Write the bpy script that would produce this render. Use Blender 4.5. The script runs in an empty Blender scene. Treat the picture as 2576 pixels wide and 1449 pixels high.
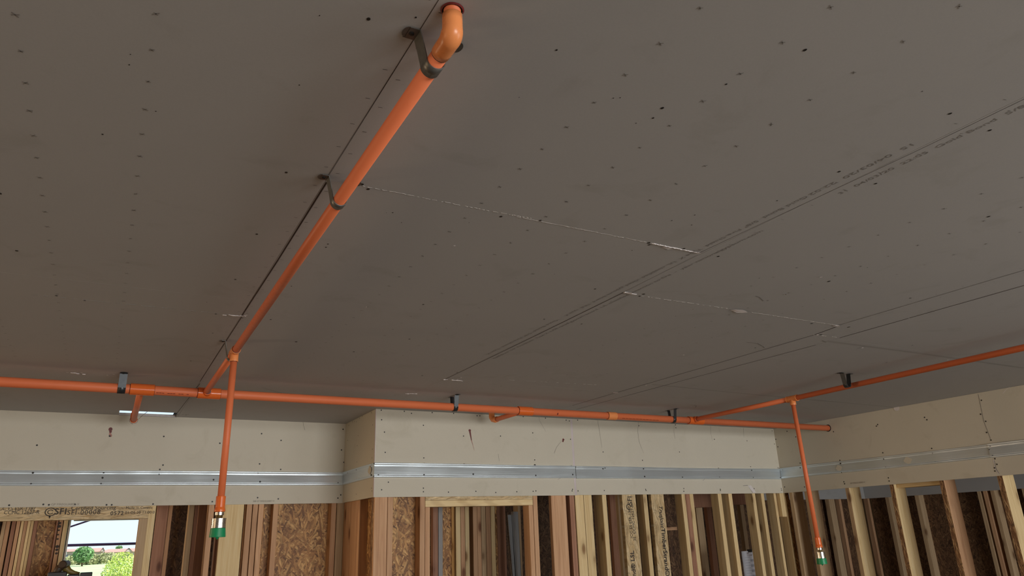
import bpy, bmesh, math, random
from math import sin, cos, pi, radians, atan2, sqrt
from mathutils import Vector, Matrix
rnd = random.Random(7)
sc = bpy.context.scene
C = sc.collection

# ------------------------------------------------------------ camera, sky, light
ZC = 1.6                      # eye height
FOC = 1789.61; CX = 1288.0; CY = 724.5
YAW, PITCH, ROLL = 0.51495631, 0.33128221, -0.0370065
_f = Vector((sin(YAW)*cos(PITCH), cos(YAW)*cos(PITCH), sin(PITCH)))
_r = Vector((cos(YAW), -sin(YAW), 0.0)); _u = _r.cross(_f)
RIGHT = _r*cos(ROLL) + _u*sin(ROLL); UP = -_r*sin(ROLL) + _u*cos(ROLL); FWD = _f
cam = bpy.data.cameras.new('camera'); camo = bpy.data.objects.new('camera', cam); C.objects.link(camo)
camo.matrix_world = Matrix(((RIGHT.x, UP.x, -FWD.x, 0), (RIGHT.y, UP.y, -FWD.y, 0), (RIGHT.z, UP.z, -FWD.z, ZC), (0, 0, 0, 1)))
cam.sensor_width = 36.0; cam.lens = FOC/2576*36.0; cam.clip_start = 0.02; cam.clip_end = 1000
sc.camera = camo

world = bpy.data.worlds.new('sky'); sc.world = world; world.use_nodes = True
wn = world.node_tree; wn.nodes.clear()
wo = wn.nodes.new('ShaderNodeOutputWorld'); wb = wn.nodes.new('ShaderNodeBackground')
wt = wn.nodes.new('ShaderNodeTexCoord'); ws = wn.nodes.new('ShaderNodeSeparateXYZ'); wr = wn.nodes.new('ShaderNodeValToRGB')
wn.links.new(wt.outputs['Generated'], ws.inputs[0]); wn.links.new(ws.outputs['Z'], wr.inputs[0])
wr.color_ramp.elements[0].position = 0.0; wr.color_ramp.elements[0].color = (0.78, 0.93, 1.0, 1)
wr.color_ramp.elements[1].position = 0.6; wr.color_ramp.elements[1].color = (0.42, 0.66, 1.0, 1)
wb.inputs['Strength'].default_value = 1.15
wn.links.new(wr.outputs[0], wb.inputs[0]); wn.links.new(wb.outputs[0], wo.inputs[0])

def lamp(name, kind, loc, rot, energy, color=(1, 1, 1), size=None, size_y=None, angle=None):
    d = bpy.data.lights.new(name, kind); d.energy = energy; d.color = color
    if kind == 'AREA':
        d.shape = 'RECTANGLE'; d.size = size; d.size_y = size_y
    if angle is not None: d.angle = angle
    o = bpy.data.objects.new(name, d); C.objects.link(o); o.location = loc; o.rotation_euler = rot
    return o
# daylight outdoors
lamp('sun', 'SUN', (0, 0, 30), (radians(42), radians(0), radians(48)), 8.0, (1.0, 0.94, 0.84), angle=0.01)
# daylight through the wide opening far behind the photographer
lamp('daylight_rear_opening', 'AREA', (3.1, -7.6, 1.15), (radians(90), 0, 0), 500, (1.0, 0.99, 0.96), 4.6, 2.1)
lamp('daylight_right_opening', 'AREA', (5.36, -2.6, 1.15), (radians(90), 0, radians(90)), 78, (1.0, 0.99, 0.96), 3.4, 2.0)
lamp('warm_fill_left', 'AREA', (-5.8, 0.8, 1.1), (radians(90), 0, radians(-90)), 40, (1.0, 0.70, 0.40), 3.0, 2.0)  # added warm fill for the right wall and jog face, no opening there
# warm fill added for the studs in the room behind the left doorway
lamp('warm_fill_back_room', 'AREA', (-5.8, 6.3, 1.3), (radians(90), 0, radians(-90)), 110, (1.0, 0.72, 0.46), 1.2, 1.4)

sc.view_settings.view_transform = 'Standard'; sc.view_settings.look = 'None'
sc.view_settings.gamma = 1.0; sc.view_settings.exposure = 0.0
sc.view_settings.use_curve_mapping = False

# ------------------------------------------------------------ measuring helpers (metres, floor z = 0)
def ray(x, y):
    return RIGHT*((x-CX)/FOC) + UP*(-(y-CY)/FOC) + FWD
def onz(x, y, z):
    d = ray(x, y); k = (z-ZC)/d.z; return Vector((d.x*k, d.y*k, z))
def ony(x, y, Y):
    d = ray(x, y); k = Y/d.y; return Vector((d.x*k, Y, ZC+d.z*k))
def onx(x, y, X):
    d = ray(x, y); k = X/d.x; return Vector((X, d.y*k, ZC+d.z*k))

CEIL = ZC + 0.8373
YF = 4.713      # drywall face of the nearer back wall
YL = 5.434      # drywall face of the recessed back wall
XT = 1.562      # return between them
XR = 5.430      # right wall face
ZB = ZC + 0.257 # lower edge of the drywall band
DW = 0.016
ZP = ZC + 0.769 # pipe centre height

# ------------------------------------------------------------ materials
MATS = {}
def newmat(name):
    m = bpy.data.materials.new(name); m.use_nodes = True; MATS[name] = m
    nt = m.node_tree; b = nt.nodes['Principled BSDF']
    return m, nt, b
def N(nt, t, **kw):
    n = nt.nodes.new(t)
    for k, v in kw.items(): setattr(n, k, v)
    return n
def L(nt, a, b): nt.links.new(a, b)
def ramp(nt, stops, interp='LINEAR'):
    r = N(nt, 'ShaderNodeValToRGB'); cr = r.color_ramp; cr.interpolation = interp
    while len(cr.elements) < len(stops): cr.elements.new(0.5)
    for e, (p, c) in zip(cr.elements, stops): e.position = p; e.color = (*c, 1)
    return r
def mapping(nt, coord='Object', scale=(1, 1, 1), rot=(0, 0, 0), loc=(0, 0, 0)):
    tc = N(nt, 'ShaderNodeTexCoord'); mp = N(nt, 'ShaderNodeMapping')
    mp.inputs['Scale'].default_value = scale; mp.inputs['Rotation'].default_value = rot; mp.inputs['Location'].default_value = loc
    L(nt, tc.outputs[coord], mp.inputs[0]); return mp
def noise(nt, vec, scale, detail=3, rough=0.5, dist=0.0):
    n = N(nt, 'ShaderNodeTexNoise'); n.inputs['Scale'].default_value = scale; n.inputs['Detail'].default_value = detail
    n.inputs['Roughness'].default_value = rough; n.inputs['Distortion'].default_value = dist
    L(nt, vec, n.inputs['Vector']); return n
def mixc(nt, fac, a, b, mode='MIX'):
    m = N(nt, 'ShaderNodeMix', data_type='RGBA', blend_type=mode)
    for s, v in ((m.inputs[0], fac), (m.inputs[6], a), (m.inputs[7], b)):
        if isinstance(v, bpy.types.NodeSocket): L(nt, v, s)
        elif isinstance(v, tuple): s.default_value = (*v, 1)
        else: s.default_value = v
    return m.outputs[2]
def bump(nt, b, h, strength, dist=0.01):
    n = N(nt, 'ShaderNodeBump'); n.inputs['Strength'].default_value = strength; n.inputs['Distance'].default_value = dist
    L(nt, h, n.inputs['Height']); L(nt, n.outputs[0], b.inputs['Normal'])

def simple(name, col, rough=0.5, metal=0.0, var=0.06, vscale=8.0, bstr=0.0):
    m, nt, b = newmat(name)
    mp = mapping(nt); n = noise(nt, mp.outputs[0], vscale, 4)
    r = ramp(nt, [(0.3, tuple(c*(1-var) for c in col)), (0.7, tuple(min(1, c*(1+var)) for c in col))])
    L(nt, n.outputs[0], r.inputs[0]); L(nt, r.outputs[0], b.inputs['Base Color'])
    b.inputs['Roughness'].default_value = rough; b.inputs['Metallic'].default_value = metal
    if bstr: bump(nt, b, n.outputs[0], bstr)
    return m

def paper(name, col, tint):
    m, nt, b = newmat(name)
    mp = mapping(nt); n1 = noise(nt, mp.outputs[0], 0.8, 4, 0.55); n2 = noise(nt, mp.outputs[0], 260, 2)
    n3 = noise(nt, mp.outputs[0], 5.0, 5, 0.6, 0.6)
    r = ramp(nt, [(0.35, col), (0.65, tint)])
    L(nt, n1.outputs[0], r.inputs[0])
    g = ramp(nt, [(0.3, (0.965,)*3), (0.7, (1.0,)*3)]); L(nt, n2.outputs[0], g.inputs[0])
    s = ramp(nt, [(0.30, (0.93, 0.925, 0.91)), (0.42, (1, 1, 1))]); L(nt, n3.outputs[0], s.inputs[0])
    c = mixc(nt, 1.0, r.outputs[0], g.outputs[0], 'MULTIPLY'); c = mixc(nt, 1.0, c, s.outputs[0], 'MULTIPLY')
    L(nt, c, b.inputs['Base Color']); b.inputs['Roughness'].default_value = 0.75
    bump(nt, b, n2.outputs[0], 0.03, 0.001)
    return m
M_CEIL = paper('ceiling_board_paper', (0.415, 0.414, 0.416), (0.435, 0.432, 0.432))
M_WALL = paper('wall_board_paper', (0.60, 0.56, 0.465), (0.64, 0.60, 0.505))
M_GYP = simple('gypsum_core', (0.70, 0.66, 0.66), 0.9, var=0.08, vscale=60)
M_TORN = simple('torn_board_paper', (0.46, 0.43, 0.40), 0.9, var=0.12, vscale=60)
M_TAPE = simple('joint_edge', (0.62, 0.55, 0.56), 0.9)
M_SCREW = simple('black_screw', (0.012, 0.011, 0.010), 0.5)
M_PENCIL = simple('grey_board_ink', (0.225, 0.215, 0.205), 0.8, var=0.25, vscale=30)
M_TICK = simple('dark_board_ink', (0.07, 0.06, 0.055), 0.8, var=0.3, vscale=30)
M_INKF = simple('faint_board_ink', (0.255, 0.235, 0.215), 0.8, var=0.12, vscale=20)
M_BAND = simple('darker_board_paper', (0.335, 0.33, 0.325), 0.8, var=0.04)  # slightly darker tone for the bands along two cross joints
M_GAP = simple('joint_shadow_gap', (0.05, 0.03, 0.02), 0.95)
M_RED = simple('red_primer', (0.13, 0.012, 0.012), 0.45, var=0.3, vscale=60)
M_REDF = simple('thin_red_primer', (0.42, 0.20, 0.16), 0.6, var=0.2, vscale=60)
M_INK = simple('black_print', (0.045, 0.035, 0.03), 0.7, var=0.3, vscale=40)
M_WINK = simple('grey_print', (0.30, 0.27, 0.23), 0.7, var=0.2, vscale=40)

def pipe_mat(name, col, col2, rough):
    m, nt, b = newmat(name)
    mp = mapping(nt); n = noise(nt, mp.outputs[0], 3.0, 3); n2 = noise(nt, mp.outputs[0], 90, 2)
    r = ramp(nt, [(0.3, col), (0.7, col2)]); L(nt, n.outputs[0], r.inputs[0]); L(nt, r.outputs[0], b.inputs['Base Color'])
    rr = ramp(nt, [(0.3, (rough-0.05,)*3), (0.7, (rough+0.06,)*3)]); L(nt, n2.outputs[0], rr.inputs[0]); L(nt, rr.outputs[0], b.inputs['Roughness'])
    b.inputs['Specular IOR Level'].default_value = 0.35
    return m
M_PIPE = pipe_mat('orange_cpvc_pipe', (0.71, 0.175, 0.068), (0.75, 0.19, 0.075), 0.48)
M_FIT = pipe_mat('orange_cpvc_fitting', (0.74, 0.145, 0.028), (0.76, 0.155, 0.032), 0.22)
M_FITP = pipe_mat('pale_orange_cpvc_fitting', (0.78, 0.27, 0.09), (0.80, 0.28, 0.095), 0.30)
M_GLUE = simple('dark_solvent_ring', (0.10, 0.012, 0.008), 0.4)

def metal(name, col, rough, wav=0.0, streak=(2, 2, 60), metallic=1.0, lo=0.82):
    m, nt, b = newmat(name)
    mp = mapping(nt, scale=streak); n = noise(nt, mp.outputs[0], 4.0, 4, 0.6)
    r = ramp(nt, [(0.3, tuple(c*lo for c in col)), (0.7, col)]); L(nt, n.outputs[0], r.inputs[0]); L(nt, r.outputs[0], b.inputs['Base Color'])
    b.inputs['Metallic'].default_value = metallic
    rr = ramp(nt, [(0.3, (rough*0.85,)*3), (0.7, (rough*1.2,)*3)]); L(nt, n.outputs[0], rr.inputs[0]); L(nt, rr.outputs[0], b.inputs['Roughness'])
    if wav:
        mp2 = mapping(nt, scale=(1, 1, 1)); n2 = noise(nt, mp2.outputs[0], 2.2, 2); bump(nt, b, n2.outputs[0], wav, 0.05)
    return m
M_TRACK = metal('galvanised_track', (0.74, 0.83, 0.89), 0.33, 0.5, streak=(0.6, 0.6, 40), metallic=0.62, lo=0.92)
M_STRAP = metal('dull_strap_steel', (0.19, 0.19, 0.18), 0.40, streak=(30, 30, 30), metallic=0.75)
M_STRAPD = metal('blackened_strap_steel', (0.055, 0.06, 0.065), 0.35, streak=(30, 30, 30), metallic=0.6)
M_STEEL = metal('bright_steel', (0.72, 0.70, 0.66), 0.25, streak=(60, 60, 60))
M_BRASS = metal('brass', (0.62, 0.46, 0.20), 0.28, streak=(60, 60, 60))
M_DARKST = metal('dark_steel_stud', (0.34, 0.35, 0.36), 0.4, streak=(60, 60, 2))
M_GREYST = simple('dull_grey_steel', (0.30, 0.28, 0.27), 0.5)
M_GREEN = simple('green_plastic_cap', (0.006, 0.26, 0.10), 0.4, var=0.08)
M_FLOOR = simple('subfloor', (0.27, 0.215, 0.16), 0.85, var=0.25, vscale=3)
M_SHELL = simple('outer_shell', (0.38, 0.30, 0.22), 0.9, var=0.15, vscale=3)

def wood(name, cols, grain='Z', knot=0.95, streaky=0.38):
    m, nt, b = newmat(name)
    sc_ = {'Z': (22, 22, 0.9), 'X': (0.9, 22, 22), 'Y': (22, 0.9, 22)}[grain]
    sk = {'Z': (8, 8, 3.4), 'X': (3.4, 8, 8), 'Y': (8, 3.4, 8)}[grain]
    oi = N(nt, 'ShaderNodeObjectInfo'); tc = N(nt, 'ShaderNodeTexCoord')
    add = N(nt, 'ShaderNodeVectorMath', operation='MULTIPLY_ADD')
    cmb = N(nt, 'ShaderNodeCombineXYZ')
    for i in range(3): L(nt, oi.outputs['Random'], cmb.inputs[i])
    L(nt, cmb.outputs[0], add.inputs[0]); add.inputs[1].default_value = (31.7, 17.3, 23.9); L(nt, tc.outputs['Object'], add.inputs[2])
    mp = N(nt, 'ShaderNodeMapping'); mp.inputs['Scale'].default_value = sc_; L(nt, add.outputs[0], mp.inputs[0])
    n = noise(nt, mp.outputs[0], 2.6, 5, 0.55, 0.5)
    r = ramp(nt, [(0.25, cols[0]), (0.5, cols[1]), (0.75, cols[2])]); L(nt, n.outputs[0], r.inputs[0])
    # fine rings
    w = N(nt, 'ShaderNodeTexWave'); w.inputs['Scale'].default_value = 1.6; w.inputs['Distortion'].default_value = 3.2; w.inputs['Detail'].default_value = 2
    w.inputs['Detail Scale'].default_value = 0.6
    L(nt, mp.outputs[0], w.inputs['Vector'])
    rw = ramp(nt, [(0.05, (0.60, 0.50, 0.42)), (0.45, (1, 1, 1))]); L(nt, w.outputs[0], rw.inputs[0])
    c = mixc(nt, streaky, r.outputs[0], rw.outputs[0], 'MULTIPLY')
    # knots
    mk = N(nt, 'ShaderNodeMapping'); mk.inputs['Scale'].default_value = sk; L(nt, add.outputs[0], mk.inputs[0])
    v = N(nt, 'ShaderNodeTexVoronoi'); v.inputs['Scale'].default_value = 1.0; L(nt, mk.outputs[0], v.inputs['Vector'])
    sepc = N(nt, 'ShaderNodeSeparateColor'); L(nt, v.outputs['Color'], sepc.inputs[0])
    gt = N(nt, 'ShaderNodeMath', operation='GREATER_THAN'); L(nt, sepc.outputs[0], gt.inputs[0]); gt.inputs[1].default_value = 0.3
    rk = ramp(nt, [(0.07, (1, 1, 1)), (0.12, (0.75, 0.75, 0.75)), (0.16, (0.3, 0.3, 0.3)), (0.30, (0, 0, 0))]); L(nt, v.outputs['Distance'], rk.inputs[0])
    mm = N(nt, 'ShaderNodeMath', operation='MULTIPLY'); L(nt, rk.outputs[0], mm.inputs[0]); L(nt, gt.outputs[0], mm.inputs[1])
    mm2 = N(nt, 'ShaderNodeMath', operation='MULTIPLY'); L(nt, mm.outputs[0], mm2.inputs[0]); mm2.inputs[1].default_value = knot
    c = mixc(nt, mm2.outputs[0], c, (cols[0][0]*0.38, cols[0][1]*0.28, cols[0][2]*0.22))
    # per piece shade
    hv = N(nt, 'ShaderNodeHueSaturation'); L(nt, c, hv.inputs['Color'])
    mr = N(nt, 'ShaderNodeMapRange'); mr.inputs[3].default_value = 0.90; mr.inputs[4].default_value = 1.1
    L(nt, oi.outputs['Random'], mr.inputs[0]); L(nt, mr.outputs[0], hv.inputs['Value'])
    L(nt, hv.outputs[0], b.inputs['Base Color']); b.inputs['Roughness'].default_value = 0.72
    bump(nt, b, n.outputs[0], 0.15, 0.002)
    return m
FIR = [(0.46, 0.245, 0.13), (0.60, 0.355, 0.20), (0.68, 0.43, 0.26)]
SPF = [(0.68, 0.48, 0.23), (0.80, 0.61, 0.33), (0.86, 0.70, 0.42)]
TAN = [(0.44, 0.30, 0.17), (0.56, 0.40, 0.24), (0.62, 0.46, 0.29)]
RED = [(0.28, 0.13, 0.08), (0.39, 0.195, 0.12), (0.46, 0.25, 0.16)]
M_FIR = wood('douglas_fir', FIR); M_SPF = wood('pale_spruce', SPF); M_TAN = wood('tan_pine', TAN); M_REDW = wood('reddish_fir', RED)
M_SPFX = wood('pale_spruce_horizontal', SPF, 'X'); M_FIRX = wood('fir_horizontal', FIR, 'X'); M_TANY = wood('tan_plate', TAN, 'Y'); M_SPFY = wood('pale_blocking', SPF, 'Y')

def strands(name, cols, normal='Y', size=1.0, along=None, dark=0.36):
    """strand board: long chips of random tone lying at several angles"""
    m, nt, b = newmat(name)
    tc = N(nt, 'ShaderNodeTexCoord'); prev = None; hprev = None
    rots = [0.1, 2.5, 0.75, 1.95, 1.35] if along is None else [along-0.12, along+0.16, along+0.04, along-0.3]
    wob = noise(nt, tc.outputs['Object'], 5.0, 2)
    for i, a in enumerate(rots):
        mp = N(nt, 'ShaderNodeMapping'); mp.vector_type = 'TEXTURE'
        rt = (0, a, 0) if normal == 'Y' else (a, 0, 0)
        mp.inputs['Rotation'].default_value = rt
        ln, wd = (0.052*size, 0.0095*size) if along is None else (0.16*size, 0.012*size)
        mp.inputs['Scale'].default_value = (ln, 10, wd) if normal == 'Y' else (10, ln, wd)
        mp.inputs['Location'].default_value = (i*0.37, i*0.21, i*0.53)
        L(nt, tc.outputs['Object'], mp.inputs[0])
        ad = N(nt, 'ShaderNodeMix', data_type='VECTOR'); ad.inputs[0].default_value = 0.2
        L(nt, mp.outputs[0], ad.inputs[4]); L(nt, wob.outputs['Color'], ad.inputs[5])
        v = N(nt, 'ShaderNodeTexVoronoi'); v.inputs['Scale'].default_value = 1.0; L(nt, ad.outputs[1], v.inputs['Vector'])
        s = N(nt, 'ShaderNodeSeparateColor'); L(nt, v.outputs['Color'], s.inputs[0])
        r = ramp(nt, [(0.0, cols[0]), (0.35, cols[1]), (0.75, cols[2]), (1.0, cols[3])]); L(nt, s.outputs[0], r.inputs[0])
        e = ramp(nt, [(0.25, (1, 1, 1)), (0.62, (1-dark*0.55,)*3), (0.85, (1-dark,)*3)]); L(nt, v.outputs['Distance'], e.inputs[0])
        c = mixc(nt, 1.0, r.outputs[0], e.outputs[0], 'MULTIPLY')
        if prev is None: prev = c; hprev = s.outputs[1]
        else:
            g = N(nt, 'ShaderNodeMath', operation='GREATER_THAN'); L(nt, s.outputs[1], g.inputs[0]); g.inputs[1].default_value = (0, 0.5, 0.62, 0.70, 0.76)[i]
            prev = mixc(nt, g.outputs[0], prev, c)
    fn = noise(nt, tc.outputs['Object'], 22.0, 5, 0.7, 1.2); fr = ramp(nt, [(0.32, (1-dark,)*3), (0.46, (1, 1, 1)), (0.7, (1.12, 1.12, 1.1))]); L(nt, fn.outputs[0], fr.inputs[0])
    prev = mixc(nt, 1.0, prev, fr.outputs[0], 'MULTIPLY')
    L(nt, prev, b.inputs['Base Color']); b.inputs['Roughness'].default_value = 0.6
    return m
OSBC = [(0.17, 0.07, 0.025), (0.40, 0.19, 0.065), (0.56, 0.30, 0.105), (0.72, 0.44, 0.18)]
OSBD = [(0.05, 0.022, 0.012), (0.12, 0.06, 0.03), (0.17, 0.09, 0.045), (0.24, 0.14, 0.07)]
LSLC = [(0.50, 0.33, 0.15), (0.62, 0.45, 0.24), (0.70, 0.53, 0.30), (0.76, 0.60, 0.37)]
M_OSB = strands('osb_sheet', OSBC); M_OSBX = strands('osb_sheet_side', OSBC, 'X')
M_OSBD = strands('shaded_osb_sheet', OSBD); M_OSBDX = strands('shaded_osb_side', OSBD, 'X')  # darkened copy of the osb, shade of the rooms behind in its colour
M_OSBE = strands('strand_edge', [(0.10, 0.04, 0.015), (0.28, 0.13, 0.05), (0.45, 0.25, 0.11), (0.6, 0.4, 0.2)], 'X', 0.35, pi/2, 0.6)
M_LSLV = strands('lsl_upright', LSLC, 'Y', 0.7, pi/2, 0.35); M_LSLH = strands('lsl_header', LSLC, 'Y', 0.7, 0.0, 0.35)

# ------------------------------------------------------------ mesh building
class MB:
    def __init__(s): s.v = []; s.f = []; s.m = []; s.mats = []; s.sm = []
    def mi(s, mat):
        if mat not in s.mats: s.mats.append(mat)
        return s.mats.index(mat)
    def face(s, pts, mat, smooth=False):
        n = len(s.v); s.v += [Vector(p) for p in pts]; s.f.append(tuple(range(n, n+len(pts)))); s.m.append(s.mi(mat)); s.sm.append(smooth)
    def box(s, x0, x1, y0, y1, z0, z1, mat):
        n = len(s.v); k = s.mi(mat)
        s.v += [Vector(p) for p in ((x0, y0, z0), (x1, y0, z0), (x1, y1, z0), (x0, y1, z0), (x0, y0, z1), (x1, y0, z1), (x1, y1, z1), (x0, y1, z1))]
        for f in ((0, 3, 2, 1), (4, 5, 6, 7), (0, 1, 5, 4), (1, 2, 6, 5), (2, 3, 7, 6), (3, 0, 4, 7)):
            s.f.append(tuple(n+i for i in f)); s.m.append(k); s.sm.append(False)
    def rings(s, rings, mat, smooth=True, close=True, cap0=False, cap1=False):
        k = s.mi(mat); base = []
        for r in rings:
            base.append(len(s.v)); s.v += [Vector(p) for p in r]
        n = len(rings[0])
        for a, b in zip(base, base[1:]):
            for i in range(n if close else n-1):
                j = (i+1) % n
                s.f.append((a+i, a+j, b+j, b+i)); s.m.append(k); s.sm.append(smooth)
        if cap0: s.f.append(tuple(base[0]+i for i in reversed(range(n)))); s.m.append(k); s.sm.append(False)
        if cap1: s.f.append(tuple(base[-1]+i for i in range(n))); s.m.append(k); s.sm.append(False)
    def lathe(s, p, axis, prof, mat, seg=28, cap0=True, cap1=True, breaks=True):
        """prof: list of (distance along axis, radius)"""
        a = Vector(axis).normalized(); t = Vector((0, 0, 1)) if abs(a.z) < 0.9 else Vector((1, 0, 0))
        u = a.cross(t).normalized(); w = a.cross(u)
        p = Vector(p); R = []
        for d, r in prof:
            R.append([p + a*d + (u*cos(2*pi*i/seg) + w*sin(2*pi*i/seg))*r for i in range(seg)])
        if breaks:      # separate rings wherever the profile turns sharply, so edges stay crisp
            for i in range(len(R)-1):
                s.rings([R[i], R[i+1]], mat, True, True, cap0 and i == 0, cap1 and i == len(R)-2)
        else: s.rings(R, mat, True, True, cap0, cap1)
    def cyl(s, p0, p1, r, mat, seg=24, cap=True):
        p0 = Vector(p0); p1 = Vector(p1); s.lathe(p0, p1-p0, [(0, r), ((p1-p0).length, r)], mat, seg, cap, cap)
    def tube(s, path, radii, mat, seg=24, cap=True):
        path = [Vector(p) for p in path]; R = []; t0 = (path[1]-path[0]).normalized()
        up = Vector((0, 0, 1)) if abs(t0.z) < 0.9 else Vector((0, 1, 0)); u = t0.cross(up).normalized()
        for i, p in enumerate(path):
            t = (path[min(i+1, len(path)-1)] - path[max(i-1, 0)]).normalized()
            u = (u - t*u.dot(t)).normalized(); w = t.cross(u); r = radii[i] if isinstance(radii, (list, tuple)) else radii
            R.append([p + (u*cos(2*pi*k/seg)+w*sin(2*pi*k/seg))*r for k in range(seg)])
        s.rings(R, mat, True, True, cap, cap)
    def disc(s, p, n, r, mat, seg=10, el=1.0, rot=0.0):
        n = Vector(n).normalized(); t = Vector((0, 0, 1)) if abs(n.z) < 0.9 else Vector((1, 0, 0))
        u = n.cross(t).normalized(); w = n.cross(u)
        s.face([Vector(p)+(u*cos(2*pi*i/seg+rot)*el + w*sin(2*pi*i/seg+rot))*r for i in range(seg)], mat)
    def line(s, pts, n, wd, mat, w1=None):
        """a drawn line lying on a surface with normal n"""
        n = Vector(n); pts = [Vector(p) for p in pts]
        for i in range(len(pts)-1):
            a, b = pts[i], pts[i+1]; t = (b-a).normalized(); u = n.cross(t).normalized()
            wa = wd if w1 is None else wd + (w1-wd)*i/(len(pts)-1); wb_ = wd if w1 is None else wd + (w1-wd)*(i+1)/(len(pts)-1)
            s.face([a-u*wa/2, b-u*wb_/2, b+u*wb_/2, a+u*wa/2], mat)
    def build(s, name, parent=None, origin=None, bevel=0.0):
        me = bpy.data.meshes.new(name)
        o0 = Vector(origin) if origin is not None else Vector((0, 0, 0))
        me.from_pydata([tuple(v-o0) for v in s.v], [], s.f)
        for m in s.mats: me.materials.append(m)
        for p, k, q in zip(me.polygons, s.m, s.sm): p.material_index = k; p.use_smooth = q
        me.update()
        o = bpy.data.objects.new(name, me); C.objects.link(o); o.location = o0
        if parent is not None:
            o.parent = parent; o.location = o0 - parent_world(parent)
        if bevel:
            bm = bmesh.new(); bm.from_mesh(me); bmesh.ops.remove_doubles(bm, verts=bm.verts, dist=1e-6)
            bmesh.ops.bevel(bm, geom=bm.edges[:], offset=bevel, segments=1, affect='EDGES', clamp_overlap=True)
            bm.to_mesh(me); bm.free()
        return o
def parent_world(o):
    v = Vector(o.location)
    while o.parent is not None:
        o = o.parent; v += Vector(o.location)
    return v
def tag(o, label, cat, group=None, kind=None):
    o['label'] = label; o['category'] = cat
    if group: o['group'] = group
    if kind: o['kind'] = kind
    return o
def thing(name, loc, label, cat, group=None):
    o = bpy.data.objects.new(name, None); C.objects.link(o); o.location = loc; o.empty_display_size = 0.05
    return tag(o, label, cat, group)
def struct(mb, name):
    o = mb.build(name); o['kind'] = 'structure'; return o

def text_mesh(name, body, size, p, xdir, ydir, mat, parent, shear=0.0, bold=0.0, space=1.0, width=1.0):
    cu = bpy.data.curves.new(name, 'FONT'); cu.body = body; cu.size = size; cu.shear = shear; cu.offset = bold; cu.space_character = space
    cu.resolution_u = 3
    t = bpy.data.objects.new(name+'_c', cu); C.objects.link(t)
    dg = bpy.context.evaluated_depsgraph_get(); dg.update()
    me = bpy.data.meshes.new_from_object(t.evaluated_get(dg)); bpy.data.objects.remove(t); 
    x = Vector(xdir).normalized(); y = Vector(ydir).normalized(); p = Vector(p)
    for v in me.vertices: v.co = x*v.co.x*width + y*v.co.y
    me.materials.clear(); me.materials.append(mat)
    o = bpy.data.objects.new(name, me); C.objects.link(o)
    if parent is not None: o.parent = parent; o.location = p - parent_world(parent)
    else: o.location = p
    return o

# ------------------------------------------------------------ large structure
HX0, HX1, HY0 = 0.022, 0.374, 5.252      # open slot left in the ceiling by the recessed wall
X0, X1, Y0, Y1 = -6.0, 9.4, -8.0, 7.25   # extent of the storey
b = MB(); b.box(X0, X1, Y0, Y1, -0.2, 0, M_FLOOR); struct(b, 'floor')

c = MB()
g = 0.0005
cols = [(X0, -2.06, [Y0, Y1]), (-2.06, -0.84, [Y0, 0.3, Y1]), (-0.84, 0.381, [Y0, 2.62, HY0]), (0.381, 1.605, [Y0, 1.578, Y1]), (1.605, 2.826, [Y0, 1.995, 3.655, Y1]),
        (2.826, 3.035, [Y0, 2.12, 3.30, Y1]), (3.035, 4.255, [Y0, 2.165, 3.42, Y1]), (4.255, XR+0.2, [Y0, 2.2, 3.425, Y1]), (XR+0.2, X1, [Y0, Y1])]
for xa, xb, ys in cols:
    for ya, yb in zip(ys, ys[1:]):
        c.box(xa+g, xb-g, ya+g*0.6, yb-g*0.6, CEIL, CEIL+DW, M_CEIL)
# around the slot
c.box(-0.84+g, HX0, HY0, Y1, CEIL, CEIL+DW, M_CEIL)
c.box(HX1-0.004, 0.381-g, HY0, Y1, CEIL, CEIL+DW, M_CEIL)
c.box(HX0, HX1-0.004, YL+0.002, Y1, CEIL, CEIL+DW, M_GYP)
# deck over the boards, with the open bay above the slot
zt = CEIL+DW+0.0005
c.box(X0, HX0-0.03, Y0, Y1, zt, zt+0.06, M_GAP); c.box(HX1, X1, Y0, Y1, zt, zt+0.06, M_GAP); c.box(HX0-0.03, HX1, Y0, HY0, zt, zt+0.06, M_GAP)
for xb_ in (-2.06, -0.84, 0.381, 1.605, 2.826, 3.035, 4.255):
    c.box(xb_-0.004, xb_+0.004, Y0, HY0 if xb_ < 0.5 else Y1, zt-0.001, zt, M_GAP)
def cdisc(x, y, r, el=1.25, m=M_SCREW):
    q = onz(x, y, CEIL-0.0005); c.disc(q, (0, 0, -1), r*0.7, m, 10, el, 0)
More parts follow.
